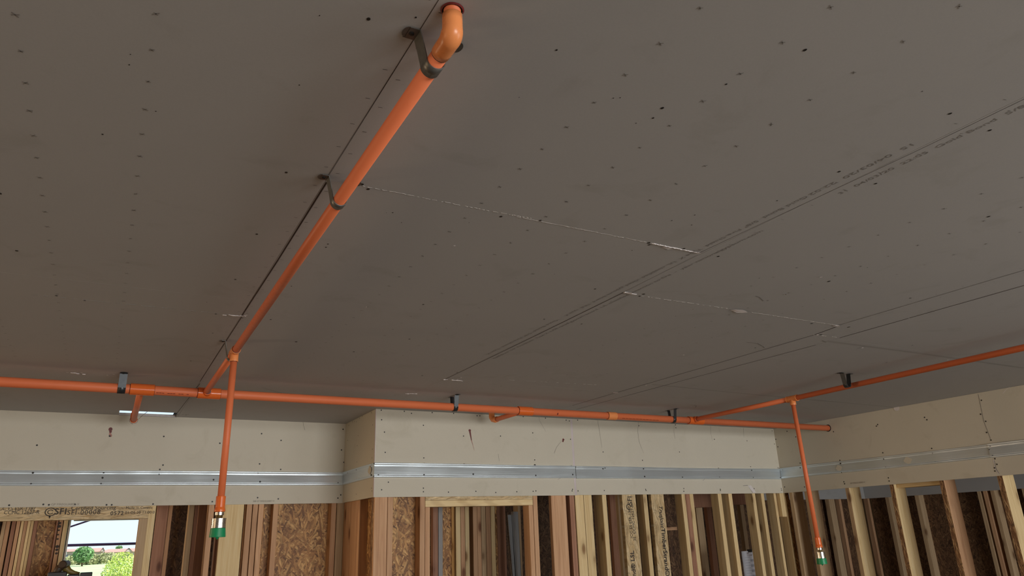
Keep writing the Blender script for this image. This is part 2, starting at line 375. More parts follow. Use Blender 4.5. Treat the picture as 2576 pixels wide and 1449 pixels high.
# fastener heads in the ceiling boards
for x, y, r in [(927, 48, .0048), (2025, 126, .0048), (2390, 286, .005), (1666, 272, .005), (1643, 297, .0035), (2490, 328, .005), (2111, 432, .005), (2203, 462, .005), (720, 434, .005), (646, 589, .005),
                (42, 631, .006), (592, 703, .0055), (733, 720, .004), (1807, 645, .006), (2487, 545, .006), (0, 487, .006), (142, 744, .006), (213, 756, .006), (911, 464, .006), (926, 476, .006), (1260, 545, .006), (1359, 555, .006),
                (1632, 611, .007), (1633, 616, .006), (1720, 626, .007), (1497, 727, .006), (1065, 766, .006), (1369, 803, .006), (1463, 815, .006), (1619, 740, .008), (1610, 745, .008), (2085, 708, .007), (1975, 741, .006),
                (825, 614, .004), (820, 622, .004), (681, 804, .006), (543, 790, .006), (1046, 44, .0025), (804, 39, .0015), (753, 214, .002), (1400, 126, .003), (1827, 212, .003), (392, 280, .002), (258, 338, .003), (328, 137, .0015),
                (325, 163, .002), (988, 535, .003), (972, 535, .0015), (1010, 560, .0025), (1560, 246, .002), (1600, 310, .002), (1543, 247, .002), (1306, 245, .0015), (2320, 230, .002), (1030, 853, .007), (925, 772, .003), (745, 860, .008),
                (2295, 869, .006), (2135, 823, .009), (2065, 842, .009), (1900, 875, .006), (2290, 750, .006), (2590, 780, .006), (890, 885, .007), (535, 838, .005), (480, 908, .006), (610, 800, .004), (2230, 912, .006), (2042, 814, .008), (1910, 700, .003),
                (1740, 566, .003), (1690, 555, .003), (1955, 505, .003), (1748, 541, .003), (2182, 673, .003), (1062, 945, .008), (1150, 937, .007), (1180, 560, .002), (1395, 690, .002), (1298, 700, .002), (520, 760, .003), (1590, 630, .003)]:
    cdisc(x, y, r)
# printed fastening crosses, three rows on every board
NX = (0, 0, -1)
for x0 in (-0.838, 0.381, 1.605):
    for k, off in enumerate((0.406, 0.609, 0.812)):
        y = 0.18 + (0.0 if k != 1 else 0.0)
        while y < 3.9:
            X, Y = x0+off, y+0.001*k
            z = CEIL-0.0005; a = 0.0068; r_ = rnd.uniform(-0.3, 0.3)
            faint = M_PENCIL if rnd.random() < 0.6 else M_INKF
            for q in (0.55, -0.75):
                d = Vector((cos(q+r_), sin(q+r_), 0))*a*rnd.uniform(0.6, 1.05)
                c.line([Vector((X, Y, z))-d, Vector((X, Y, z))+d], NX, 0.0019, faint)
            y += 0.1045
# printed ticks either side of the long joints
for xj, yo, off in ((0.381, 0.055, 0.0165), (1.605, 0.1, 0.028), (2.826, 0.06, 0.03)):
    for sgn in (-1, 1):
        y = yo if sgn < 0 else yo+0.02
        while y < 4.2:
            c.line([(xj+sgn*off-0.005, y, CEIL-0.0005), (xj+sgn*off+0.004, y-0.0015, CEIL-0.0005)], NX, 0.0015, M_TICK if xj < 1 else M_PENCIL)
            y += 0.1045
# torn paper, filler crumbs and ridges along the end joints
def ridge(p0, p1, n, w, mat=M_GYP, skip=0.25, wob=0.0012, z=None):
    a = onz(*p0, CEIL); bb = onz(*p1, CEIL)
    for i in range(n):
        if rnd.random() < skip: continue
        t0 = i/n; t1 = (i+1.0)/n
        q0 = a.lerp(bb, t0); q1 = a.lerp(bb, t1); ww = w*rnd.uniform(0.4, 1.2)
        dy = rnd.uniform(-wob, wob)
        c.box(q0.x, q1.x, q0.y-ww/2+dy, q0.y+ww/2+dy, CEIL-(rnd.uniform(0.001, 0.0026) if mat is M_GYP else rnd.uniform(0.0003, 0.0009)), CEIL+0.001, mat)
ridge((880, 462), (1040, 492), 26, 0.0016, M_TORN); ridge((1025, 490), (1260, 536), 60, 0.0014, M_TORN, skip=0.4); ridge((1240, 532), (1340, 550), 30, 0.0026, M_TORN, skip=0.2)
ridge((1300, 545), (1640, 612), 70, 0.0024, M_TORN, skip=0.02); ridge((1640, 612), (1757, 636), 40, 0.0042, skip=0.0, wob=0.001)
ridge((1570, 735), (1600, 741), 6, 0.008, skip=0); ridge((1610, 744), (1830, 776), 50, 0.0015, M_TORN, skip=0.45); ridge((1890, 786), (2112, 819), 90, 0.0032, M_TORN, skip=0.12)
ridge((80, 741), (600, 793), 40, 0.0014, M_PENCIL, skip=0.3, wob=0.0004); ridge((560, 792), (618, 795), 12, 0.008, wob=0.004)
ridge((2045, 842), (2112, 849), 10, 0.004, M_TORN); ridge((1270, 955), (1500, 968), 40, 0.002, M_TORN, skip=0.6)
ridge((1115, 955), (1165, 958), 10, 0.011, wob=0.008, skip=0.2); ridge((1020, 990), (1050, 990), 6, 0.01, wob=0.004)
ridge((170, 938), (215, 941), 6, 0.014, wob=0.012, skip=0.3); ridge((440, 1043), (475, 1043), 8, 0.02, M_PENCIL, wob=0.02)
c.line([onz(x, y, CEIL-0.0004) for x, y in ((2080, 858), (2300, 887), (2576, 926))], NX, 0.02, M_BAND); c.line([onz(x, y, CEIL-0.0004) for x, y in ((1640, 967), (1900, 993), (2245, 1024))], NX, 0.014, M_BAND)
def blob(x, y, rx, ry, mat=M_GYP, n=9, ang=0.0):
    q = onz(x, y, CEIL-0.0026); pts = []
    for i in range(n):
        a = 2*pi*i/n; k = rnd.uniform(0.7, 1.15); u, v = cos(a)*rx*k, sin(a)*ry*k
        pts.append(q+Vector((u*cos(ang)-v*sin(ang), u*sin(ang)+v*cos(ang), rnd.uniform(-0.001, 0.001))))
    c.face(pts, mat)
blob(1858, 782, 0.052, 0.022); blob(1582, 737, 0.016, 0.01); blob(2105, 820, 0.022, 0.012); blob(1548, 988, 0.02, 0.02); blob(1680, 625, 0.03, 0.005)
blob(1757, 636, 0.01, 0.004); blob(2066, 697, 0.006, 0.005); blob(1975, 741, 0.006, 0.004); blob(1144, 618, 0.003, 0.003); blob(922, 772, 0.002, 0.008)
for x, y in [(170, 937), (205, 938), (271, 944), (286, 942), (1160, 950), (1152, 954), (2057, 842), (2170, 875), (2385, 905), (617, 795), (605, 795), (620, 792), (1720, 893), (1738, 1023), (1733, 1030), (1625, 969), (2050, 988)]:
    blob(x, y, 0.006, 0.006)
for pts, w in (([(1900, 745), (1910, 748), (1920, 757)], .004), ([(1878, 861), (1905, 864), (1920, 872), (1923, 876)], .004), ([(2068, 857), (2078, 861)], .006), ([(1746, 1019), (1752, 1021), (1749, 1025)], .005), ([(740, 998), (660, 975)], .003)):
    c.line([onz(x, y, CEIL-0.0005) for x, y in pts], NX, w, M_PENCIL)
# red primer ring round the hole where the nearer elbow enters
ez = Vector((0.4105, 0.8945, CEIL-0.0014))
for i in range(26):
    a0 = 2*pi*i/26; a1 = 2*pi*(i+1)/26; k0 = 0.0202; k1 = 0.0176
    c.face([ez+Vector((cos(a)*k, sin(a)*k, -0.002*(k < 0.019))) for a, k in ((a0, k0), (a1, k0), (a1, k1), (a0, k1))], M_RED if i > 1 else M_GYP)
c.disc(ez+Vector((0, 0, 0.0003)), (0, 0, -1), 0.0179, M_SCREW, 26)
for pts, w_, m_ in (([(822, 458), (700, 653), (608, 795)], 0.0045, M_SCREW), ([(1103, 0), (826, 440)], 0.0010, M_GAP), ([(608, 797), (503, 960)], 0.003, M_GAP), ([(2700, 190), (2310, 378), (1762, 635)], 0.0012, M_GAP), ([(1757, 640), (1570, 735)], 0.0012, M_PENCIL), ([(1568, 736), (1350, 843), (1122, 953)], 0.004, M_GAP),
                     ([(2700, 630), (2576, 680), (2110, 818)], 0.006, M_PENCIL), ([(2110, 820), (2050, 842)], 0.006, M_GAP), ([(2050, 842), (1640, 962), (1440, 1020)], 0.005, M_GAP), ([(2700, 683), (2288, 800)], 0.006, M_GAP), ([(2285, 801), (2112, 850)], 0.006, M_GAP), ([(2052, 868), (1700, 962), (1450, 1030)], 0.005, M_GAP), ([(503, 965), (440, 1046)], 0.003, M_GAP)):
    c.line([onz(x, y, CEIL-0.0004) for x, y in pts], NX, w_, m_)
ceil_o = struct(c, 'ceiling')
# edge lines printed on the tapered edges of the boards
def edge_line(body, ya, yb, x, xd, mat=M_PENCIL):
    """one printed line from ya to yb along the joint, letters upright away from xd's right hand"""
    o = text_mesh('printed_edge_line', body, 0.0195, (x, ya, CEIL-0.0004), xd, Vector((0, 0, -1)).cross(Vector(xd)), mat, ceil_o)
    ys = [v.co.y for v in o.data.vertices]; k = abs(yb-ya)/(max(ys)-min(ys))
    for v in o.data.vertices: v.co.y *= k
edge_line('Gold Bond  5/8" Fire-Shield  Type X  USE rated gypsum board  UL classified  reaction to fire  -  year nationalgypsum.com', 3.12, 1.355, 1.648, (0, -1, 0))
edge_line('31  04/03/20  22:05  Gold Bond  5/8" Fire-Shield', 1.085, 0.46, 1.648, (0, -1, 0))
edge_line('15  04/03/20  22:02', 0.82, 1.115, 1.566, (0, 1, 0))
edge_line('Gold Bond  5/8" Fire-Shield  Type X  UL classified  rated gypsum board  TILE  type X', 1.13, 2.34, 1.566, (0, 1, 0))
edge_line('Gold Bond  5/8" Fire-Shield  Type X', 2.40, 3.05, 1.566, (0, 1, 0), M_INKF)

b = MB(); b.box(X0-0.3, X1+0.3, Y0-0.3, Y1+0.1, CEIL+0.55, CEIL+0.62, M_SHELL); struct(b, 'roof')  # unseen slab added above the ceiling slot to block the sun
# drywall bands (the boards stop at ZB; below them the framing is bare)
def wscrew(mb, pts, fn, plane, n, r=0.0055):
    for x, y in pts:
        q = fn(x, y, plane) + Vector(n)*0.0012; mb.disc(q, n, r, M_SCREW, 9)
def wline(mb, pts, fn, plane, n, w, mat, w1=None):
    mb.line([fn(x, y, plane) + Vector(n)*0.001 for x, y in pts], n, w, mat, w1)
nY = (0, -1, 0); nX = (-1, 0, 0)
b = MB(); b.box(X0, HX0, YL, YL+DW, ZB-0.004, CEIL, M_WALL); b.box(HX0, HX1, YL, YL+DW, ZB-0.004, CEIL-0.002, M_WALL); b.box(HX1, XT+DW, YL, YL+DW, ZB-0.004, CEIL, M_WALL)
wscrew(b, [(93, 1120), (412, 1098), (553, 1115), (707, 1108), (410, 1170), (402, 1181), (658, 1091), (706, 1181), (23, 1271), (109, 1269), (123, 1270), (189, 1269), (268, 1270), (281, 1270), (385, 1268), (534, 1262), (648, 1252), (700, 1255), (857, 1245), (850, 1253), (863, 1080), (859, 1132), (865, 1163), (653, 1167)], ony, YL, nY)
wline(b, [(762, 1062), (764, 1072), (767, 1082)], ony, YL, nY, 0.0025, M_WINK)
for i, (x, y, r, m) in enumerate([(278, 1080, .013, M_RED), (278, 1086, .009, M_RED), (277, 1092, .008, M_REDF), (278, 1096, .010, M_REDF)]):
    b.disc(ony(x, y, YL)+Vector((0, -0.0012-0.0002*i, 0)), nY, r, m, 12, 0.9)
b.disc(ony(276, 1097, YL)+Vector((0, -0.003, 0)), nY, .006, M_SCREW, 8)
wl = struct(b, 'wall_back_left')
text_mesh('printed_board_mark', 'GP FIREGUARD X', 0.0195, ony(128, 1272, YL)+Vector((0, -0.0015, 0)), (1, 0, 0), (0, 0, 1), M_WINK, wl, space=1.0)
text_mesh('printed_board_mark', '5/8 GP FIREGUARD X', 0.0165, ony(636, 1263, YL)+Vector((0, -0.0015, 0)), (1, 0, 0), (0, 0, 1), M_WINK, wl, space=0.95)

b = MB(); b.box(XT, XT+DW, YF+DW, YL, ZB-0.002, CEIL-0.001, M_WALL)
wscrew(b, [(878, 1070), (887, 1061), (892, 1060), (897, 1061), (905, 1052), (912, 1047), (935, 1038), (901, 1096), (899, 1121), (898, 1162), (938, 1069), (937, 1130), (936, 1152), (875, 1108), (936, 1235), (897, 1243), (935, 1228)], onx, XT, nX, 0.004)
struct(b, 'wall_return')
b = MB()
jx = ony(1437, 1055, YF).x; 
b.box(XT, jx-0.009, YF, YF+DW, ZB-0.003, CEIL-0.001, M_WALL); b.box(jx+0.009, XR+0.001, YF, YF+DW, ZB-0.001, CEIL-0.001, M_WALL)
b.box(jx-0.009, jx+0.009, YF+0.0006, YF+DW, ZB-0.003, CEIL-0.001, M_TAPE)
b.box(XT-0.0015, XT+0.001, YF-0.0012, YF+DW, ZB, CEIL-0.001, M_TAPE)
wscrew(b, [(959, 1032), (1017, 1035), (1035, 1040), (1087, 1038), (1141, 1040), (1200, 1046), (1207, 1046), (1257, 1041), (1266, 1046), (1316, 1048), (1372, 1052), (1424, 1057), (1432, 1059), (1453, 1057), (1065, 1070), (967, 1087), (960, 1056), (1166, 1097), (1259, 1097), (1340, 1089), (1435, 1105), (1066, 1152), (1345, 1157), (969, 1138),
           (1517, 1137), (1616, 1158), (1709, 1137), (1607, 1071), (1700, 1076), (1699, 1069), (1797, 1105), (1879, 1109), (1942, 1084), (1948, 1117), (1888, 1174), (1957, 1177), (977, 1213), (960, 1232), (1065, 1228), (1065, 1237), (1128, 1238), (1197, 1236), (1247, 1239), (1300, 1237), (1341, 1236), (1348, 1235), (1440, 1231), (1439, 1235), (1520, 1234), (1624, 1231), (1625, 1234), (1720, 1229), (1720, 1236), (1812, 1231), (1812, 1234), (1897, 1229), (1965, 1229), (1966, 1233), (1454, 1235)], ony, YF, nY, 0.0046)
for pts in ([(1355, 1045), (1357, 1058), (1364, 1070), (1373, 1086)], [(1503, 1057), (1508, 1085), (1514, 1126)], [(1606, 1062), (1604, 1085), (1608, 1112), (1619, 1140)], [(1696, 1069), (1695, 1085), (1698, 1104)], [(1787, 1072), (1788, 1090), (1792, 1109)], [(1870, 1077), (1871, 1100)],
            [(1403, 1206), (1412, 1202), (1420, 1201)], [(1768, 1209), (1773, 1205), (1780, 1204)], [(1394, 1140), (1400, 1125), (1412, 1110)], [(1253, 1142), (1256, 1160)]):
    wline(b, pts, ony, YF, nY, 0.0028, M_WINK, 0.0014)
wline(b, [(1182, 1081), (1182, 1086), (1184, 1097), (1186, 1108)], ony, YF, nY, 0.017, M_RED, 0.006)
wline(b, [(1186, 1108), (1189, 1118), (1193, 1133)], ony, YF, nY, 0.006, M_REDF, 0.001)
b.disc(ony(1181.5, 1083, YF)+Vector((0, -0.0015, 0)), nY, 0.0095, M_RED, 12)
wline(b, [(1418, 1104), (1416, 1108), (1416, 1112)], ony, YF, nY, 0.017, M_RED, 0.011)
b.face([ony(x, y, YF)+Vector((0, -0.0016-0.004*k, 0)) for x, y, k in ((1881, 1222, 0), (1888, 1221, 1), (1900, 1239, 2), (1893, 1240, 1))], M_GYP)
wline(b, [(1869, 1222), (1881, 1221)], ony, YF, nY, 0.004, M_PENCIL)
struct(b, 'wall_back_right')

b = MB()
b.box(XR, XR+DW, Y0+0.2, YF, ZB-0.001, CEIL-0.001, M_WALL)
jy = onx(2461, 992, XR).y; jy2 = onx(2512, 1180, XR).y
wline(b, [(2461, 992), (2475, 1060), (2492, 1104)], onx, XR, nX, 0.003, M_PENCIL)
wline(b, [(2499, 1156), (2504, 1178), (2512, 1192)], onx, XR, nX, 0.006, M_GYP); wline(b, [(2501, 1158), (2506, 1180), (2514, 1192)], onx, XR, nX, 0.003, M_PENCIL)
wscrew(b, [(1952, 1105), (1957, 1124), (2002, 1099), (2097, 1086), (2013, 1165), (2113, 1158), (2221, 1139), (2344, 1128), (2208, 1068), (2205, 1072), (2326, 1050), (2332, 1056), (2469, 1007), (2467, 1042), (2480, 1060), (2482, 1088), (1974, 1225), (2024, 1225), (2123, 1212), (2125, 1217), (2235, 1202), (2237, 1210), (2503, 1154), (2508, 1168), (2502, 1177), (2503, 1185), (2493, 1107), (1980, 1085)], onx, XR, nX, 0.0055)
b.disc(onx(2256, 1027, XR)+Vector((-0.002, 0, 0.0)), nX, 0.022, M_GYP, 7, 1.2)
# dark annular gap where the main pipe passes through
hp = Vector((XR-0.001, 4.124, ZC+0.7625)); b.disc(hp, nX, 0.030, M_SCREW, 24)
wline(b, [(2540, 974), (2532, 979), (2523, 990)], onx, XR, nX, 0.003, M_GYP)
wr_ = struct(b, 'wall_right')
text_mesh('printed_board_mark', 'GP FIREGUARD X', 0.018, onx(2139, 1218, XR)+Vector((-0.0015, 0, 0)), (0, -1, 0), (0, 0, 1), M_WINK, wr_)

# enclosing shell (out of sight): left, rear with its wide opening, far right, exterior wall with the window
b = MB(); b.box(X0, X0+0.1, Y0, Y1, 0, CEIL, M_SHELL); struct(b, 'wall_left')
b = MB(); b.box(X0, 0.7, Y0, Y0+0.15, 0, CEIL, M_SHELL); b.box(5.5, X1, Y0, Y0+0.15, 0, CEIL, M_SHELL); b.box(0.7, 5.5, Y0, Y0+0.15, 2.25, CEIL, M_SHELL); struct(b, 'wall_rear')
b = MB(); b.box(X1-0.12, X1, Y0, Y1, 0, CEIL, M_SHELL); struct(b, 'wall_far_right')
YW = 7.10                                  # inner face of the exterior sheathing
wx0 = ony(164, 1380, YW).x; wx1 = 0.36; wz1 = ZC+0.236; wz0 = 0.95
b = MB()
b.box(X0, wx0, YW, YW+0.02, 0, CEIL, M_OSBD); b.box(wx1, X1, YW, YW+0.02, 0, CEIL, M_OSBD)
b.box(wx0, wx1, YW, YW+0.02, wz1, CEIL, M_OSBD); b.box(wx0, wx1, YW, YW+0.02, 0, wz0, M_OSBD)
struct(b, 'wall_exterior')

# neighbouring room's own drywall band, seen between the right-hand studs
YN, XN = 6.17, 8.6
b = MB(); b.box(XR+0.15, XN, YN, YN+DW, ZB, CEIL-0.001, M_CEIL); struct(b, 'wall_neighbour_back')
b = MB(); b.box(XN, XN+DW, 0.5, YN, ZB, CEIL-0.001, M_CEIL); struct(b, 'wall_neighbour_side')

# ------------------------------------------------------------ galvanised track pieces
TZ0, TZ1 = ZC+0.383, ZC+0.474
def track(p, d, n, label, holes=(), z0=TZ0, z1=TZ1, dents=()):
    """p start, d vector to end, n outward normal; a shallow channel with rolled lips"""
    p = Vector(p); d = Vector(d); n = Vector(n); ln = d.length; t = d.normalized()
    prof = [(0.0, z0-0.003), (0.006, z0-0.001), (0.007, z0+0.006), (0.0035, z0+0.012), (0.0022, z0+0.0135), (0.0035, z0+0.015), (0.0035, z1-0.022), (0.0055, z1-0.020), (0.0022, z1-0.016), (0.004, z1-0.012), (0.0085, z1-0.005), (0.008, z1), (0.0, z1+0.001)]
    ns = max(8, int(ln/0.05)); mb = MB(); R = []
    for i in range(ns+1):
        s = i/ns; q = p+d*s; row = []
        for j, (o, z) in enumerate(prof):
            w = 0.0016*sin(s*ln*5.3+j*0.15)+0.0011*sin(s*ln*13.7+1.3)
            if j in (0, 12): w = 0
            dz = 0.0022*sin(s*ln*3.1+0.7) if j > 9 else 0.0012*sin(s*ln*4.3)
            row.append(Vector((q.x, q.y, z+dz)) + n*(o+w*0.8+0.001))
        R.append(row)
    o = thing('metal_track', (p.x, p.y, z0), label, 'metal track', 'galvanised track screwed along the drywall band')
    mb.rings(R, M_TRACK, True, False)
    mb.build('channel', o)
    for x, y in dents:
        q = ony(x, y, p.y) if abs(n.y) > 0.5 else onx(x, y, p.x)
        sm = MB(); sm.lathe(q+n*0.0035, n, [(0, 0.0066), (0.002, 0.0058), (0.0032, 0.0026)], M_SCREW, 10); sm.build('screw', o)
    if holes:
        for x, y, r in holes:
            hm = MB()
            q = onx(x, y, p.x)+n*0.0062; up = Vector((0, 0, 1)); u = t
            pts = []
            for k in range(16):
                a = 2*pi*k/16; rr = r*(1.0 if k % 4 in (0, 1) else 0.86)
                pts.append(q+u*cos(a)*rr*1.25+up*sin(a)*rr*0.95)
            hm.face(pts, M_WALL); hm.build('knockout', o)
    return o
track((X0+0.2, YL, 0), (XT-X0-0.2-0.004, 0, 0), nY, 'galvanised track along the recessed wall, behind the hanging pipe with the bigger green cap', dents=[(83, 1189.5), (78, 1218), (261, 1188.5), (258, 1202), (254, 1217.5), (400, 1193), (396, 1218), (537, 1207), (649, 1189.5), (654, 1212), (853, 1191), (850, 1214)])
track((XT, YL-0.008, 0), (0, YF-YL+0.008, 0), nX, 'short galvanised track on the side face of the wall jog', holes=[(932, 1183, 0.030)], dents=[(936, 1168), (898, 1181), (935, 1195), (876, 1189)])
track((XT-0.004, YF, 0), (jx-XT+0.012, 0, 0), nY, 'galvanised track on the protruding wall, from the jog corner to the board joint', dents=[(953, 1167.5), (951, 1194.5), (1067, 1167), (1066, 1194.5), (1167, 1168.5), (1190, 1193), (1345, 1170), (1347, 1196), (1437, 1173), (1440, 1194)])
track((jx+0.010, YF, 0), (XR-jx-0.012, 0, 0), nY, 'galvanised track on the protruding wall, from the board joint to the inner corner', z0=TZ0-0.002, z1=TZ1-0.005, dents=[(1521, 1177), (1516, 1179.5), (1519, 1201), (1618, 1179), (1621, 1199), (1716, 1179), (1716, 1201), (1807, 1179), (1809, 1201), (1890, 1183), (1894, 1202), (1958, 1182), (1962, 1202)])
yb = onx(2499, 1140, XR).y
track((XR, YF-0.01, 0), (0, yb-YF+0.01, 0), nX, 'galvanised track on the right wall with two cream knockout holes', holes=[(2112, 1177, 0.026), (2285, 1158, 0.028)], dents=[(2014, 1177), (2018, 1198), (2115, 1166), (2118, 1188), (2224, 1155), (2229, 1176), (2347, 1141), (2354, 1162), (1970, 1183)])
track((XR-0.003, yb+0.02, 0), (0, -3.2-yb, 0), nX, 'last galvanised track of the right wall, at the right edge of the photo', dents=[(2492, 1122), (2490, 1131), (2498, 1146)])

# ------------------------------------------------------------ framing lumber
ZTOP = 2.355
def board(name, x0, x1, y0, y1, z0, z1, mat, label, cat='wall stud', group=None, bev=0.0015, extra=None):
    mb = MB(); mb.box(x0, x1, y0, y1, z0, z1, mat)
    if extra: extra(mb)
    o = mb.build(name, None, (x0, y0, z0), bev)
    return tag(o, label, cat, group)
G1 = 'bare studs of the back walls'; G2 = 'studs of the rooms behind'; G3 = 'bare studs of the right wall'
def stud(xa, xb, Y, dep, mat, label, ref=1285, z0=0.038, z1=None, name='wall_stud', group=G1, cat='wall stud'):
    a = ony(xa, ref, Y).x; bb = ony(xb, ref, Y).x
    return board(name, a, bb, Y, Y+dep, z0, z1 or ZTOP, mat, label, cat, group)
SL = YL+DW+0.004; SF = YF+DW+0.001
D = 0.089
# header over the left doorway, with its printed marks
ha = ony(-260, 1290, SL).x; hb = ony(374, 1290, SL).x
hz = ony(200, 1307, SL).z
hd = board('door_header', ha, hb, SL, SL+D, hz, 2.29, M_LSLH, 'long strand lumber header with black printed codes above the left doorway', 'header', bev=0.001)
def htext(body, x, y, size, **k): return text_mesh('printed_text', body, size, ony(x, y, SL)+Vector((0, -0.0025, 0)), (1, 0, 0), (0, 0, 1), M_INK, hd, **k)
htext('CCMC 12627-R', 9, 1294, 0.033, space=1.0, width=0.84); htext('SFI', 136, 1294, 0.052, bold=0.0008, space=1.1); htext('SFI-00008', 168, 1295, 0.040, space=1.15)
htext('0572', 277, 1296, 0.034, bold=0.0004, space=1.15); htext('01-04-20 11:00:0', 314, 1293, 0.024, space=1.05); htext('Certified Sourcing', 178, 1283, 0.034, space=1.0); htext('Made in Canada', 316, 1280.5, 0.022, space=1.1); htext('ICC ES ESR-1387', -8, 1284, 0.028)
lm = MB()
q = ony(127, 1288, SL)+Vector((0, -0.0022, 0))
for r0, r1 in ((0.026, 0.021), (0.014, 0.010)):
    for i in range(14):
        a0 = 2*pi*i/16+0.4; a1 = 2*pi*(i+1)/16+0.4
        lm.face([q+Vector((cos(a)*r*1.2, 0, sin(a)*r)) for a, r in ((a0, r0), (a1, r0), (a1, r1), (a0, r1))], M_INK)
lm.face([q+Vector(v) for v in ((-0.006, 0, -0.022), (0.006, 0, -0.022), (0.002, 0, -0.038), (-0.002, 0, -0.038))], M_INK)
lm.build('printed_logo', hd)
# around the doorway
stud(351, 372, SL+0.002, 0.13, M_TAN, 'tan trimmer stud on the right side of the window view, under the printed header', ref=1310, z1=hz-0.001)
stud(374.5, 392, SL, 0.09, M_SPF, 'pale king stud right of the printed header')
YB1 = 6.15
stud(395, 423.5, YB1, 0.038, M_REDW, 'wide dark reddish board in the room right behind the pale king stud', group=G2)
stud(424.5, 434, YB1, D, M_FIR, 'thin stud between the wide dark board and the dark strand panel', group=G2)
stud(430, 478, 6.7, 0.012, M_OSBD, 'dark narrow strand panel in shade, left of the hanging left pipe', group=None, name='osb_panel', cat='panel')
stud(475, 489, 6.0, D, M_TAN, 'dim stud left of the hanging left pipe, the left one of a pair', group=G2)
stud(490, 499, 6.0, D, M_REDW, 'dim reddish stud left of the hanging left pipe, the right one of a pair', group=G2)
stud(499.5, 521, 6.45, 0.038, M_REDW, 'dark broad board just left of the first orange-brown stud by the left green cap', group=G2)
stud(525, 538.5, SL, D, M_FIR, 'orange-brown stud directly behind the left green sprinkler cap')
stud(548, 556, 6.1, D, M_REDW, 'narrow shaded stud between the left green cap and the wide pale board', group=G2)
stud(557, 613.5, SL, 0.038, M_SPF, 'wide pale yellow board with small knots right of the left green cap')
stud(620.5, 634, SL, D, M_FIR, 'first of three fir studs nailed together right of the wide pale board')
stud(636, 648.5, SL, D, M_FIR, 'middle of three fir studs nailed together right of the wide pale board')
stud(650.5, 663.5, SL, D, M_FIR, 'last of three fir studs nailed together right of the wide pale board')
stud(664, 681, SL+D+0.002, 0.012, M_OSB, 'narrow strip of strand board beside the three nailed studs', name='osb_panel', group=None, cat='panel')
stud(687.5, 700, SL, D, M_FIR, 'fir stud along the left edge of the big strand panel')
stud(687.5, 833, SL+D+0.002, 0.012, M_OSB, 'big bright strand panel filling the bay left of the wall jog', name='osb_panel', group=None, cat='panel')
stud(833.5, 846, SL, D, M_FIR, 'fir stud along the right edge of the big strand panel')
stud(847.5, 866.5, SL, D, M_TAN, 'tan corner stud with saw marks at the foot of the wall jog')
# return wall framing, its boards face left
def rstud(pa, pb, ref, X, dep, mat, label, z1=None, name='wall_stud', group=G1, cat='wall stud'):
    ya = onx(pa, ref, X).y; yb_ = onx(pb, ref, X).y
    return board(name, X, X+dep, min(ya, yb_), max(ya, yb_), 0.038, z1 or ZTOP, mat, label, cat, group)
SX = XT+DW+0.001
rstud(866, 882, 1285, SX, 0.038, M_FIR, 'left half of the wide grained boards on the side of the wall jog')
rstud(882.6, 899, 1285, SX, 0.038, M_FIR, 'right half of the wide grained boards on the side of the wall jog')
rstud(899.8, 905, 1285, SX+0.003, D, M_FIR, 'narrow stud next to the grained boards on the side of the wall jog')
rstud(905.5, 934, 1285, SX+0.06, 0.012, M_OSBX, 'shaded strand panel set back in the side of the wall jog', name='osb_panel', group=None, cat='panel')
rstud(934, 938.5, 1285, SX-0.006, 0.012, M_OSBE, 'rough edge of a strand strip at the outer corner of the wall jog', name='osb_strip', group=None, cat='strip')
# protruding back wall
stud(942, 974.5, SF, 0.038, M_FIR, 'wide flat fir stud with pencil notes at the jog corner')
stud(975.5, 988.5, SF, D, M_FIR, 'narrow fir stud nailed beside the wide flat corner stud')
stud(975.5, 1060, SF+D+0.002, 0.012, M_OSB, 'strand panel in the bay left of the small header', name='osb_panel', group=None, cat='panel')
stud(1056.5, 1069, SF, D, M_FIR, 'pinkish king stud at the left end of the small header')
z_h0 = ony(1200, 1273.2, SF).z; z_h1 = ony(1200, 1257.5, SF).z
xa = ony(1070, 1265, SF).x; xb = ony(1340.5, 1265, SF).x
board('door_header', xa, xb, SF, SF+D, z_h1+0.0005, 2.3, M_LSLH, 'strand lumber header above the middle doorway, just under the drywall', 'header', bev=0.001)
board('flat_plate', xa, xb, SF, SF+D, z_h0, z_h1-0.0005, M_SPFX, 'pale yellow flat plate nailed under the middle header', 'plate')
stud(1070, 1082, SF, D, M_FIR, 'fir trimmer stud holding up the left end of the middle header', z1=z_h0-0.001)
stud(1330.5, 1341, SF, D, M_FIR, 'pinkish trimmer stud holding up the right end of the middle header', z1=z_h0-0.001)
stud(1342, 1353, SF, D, M_FIR, 'pinkish king stud at the right end of the middle header')
YB = 5.62
stud(1082, 1103, YB+0.10, 0.012, M_OSB, 'sliver of strand panel inside the left edge of the middle doorway', name='osb_panel', group=None, cat='panel')
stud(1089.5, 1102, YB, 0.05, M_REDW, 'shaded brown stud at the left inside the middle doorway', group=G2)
stud(1103, 1113.5, YB, 0.03, M_GREYST, 'grey metal stud inside the middle doorway', name='metal_stud', cat='metal stud', group=None)
stud(1113, 1147, YB+0.09, 0.012, M_OSB, 'narrow strand panel inside the middle doorway, right of the grey metal stud', name='osb_panel', group=None, cat='panel')
stud(1146.5, 1158, YB, D, M_SPF, 'pale yellow stud inside the middle doorway with a dark knot', group=G2)
stud(1158.8, 1169, YB, D, M_FIR, 'pinkish stud between two pale ones inside the middle doorway', group=G2)
stud(1169.8, 1180, YB, D, M_SPF, 'pale stud left of the black gap inside the middle doorway', group=G2)
stud(1189.5, 1200, YB, D, M_FIR, 'first fir stud right of the black gap inside the middle doorway', group=G2)
stud(1200.6, 1209.5, YB, D, M_FIR, 'second fir stud right of the black gap inside the middle doorway', group=G2)
stud(1210.3, 1221, YB, D, M_TAN, 'knotty stud in the middle of the right-hand bundle inside the middle doorway', group=G2)
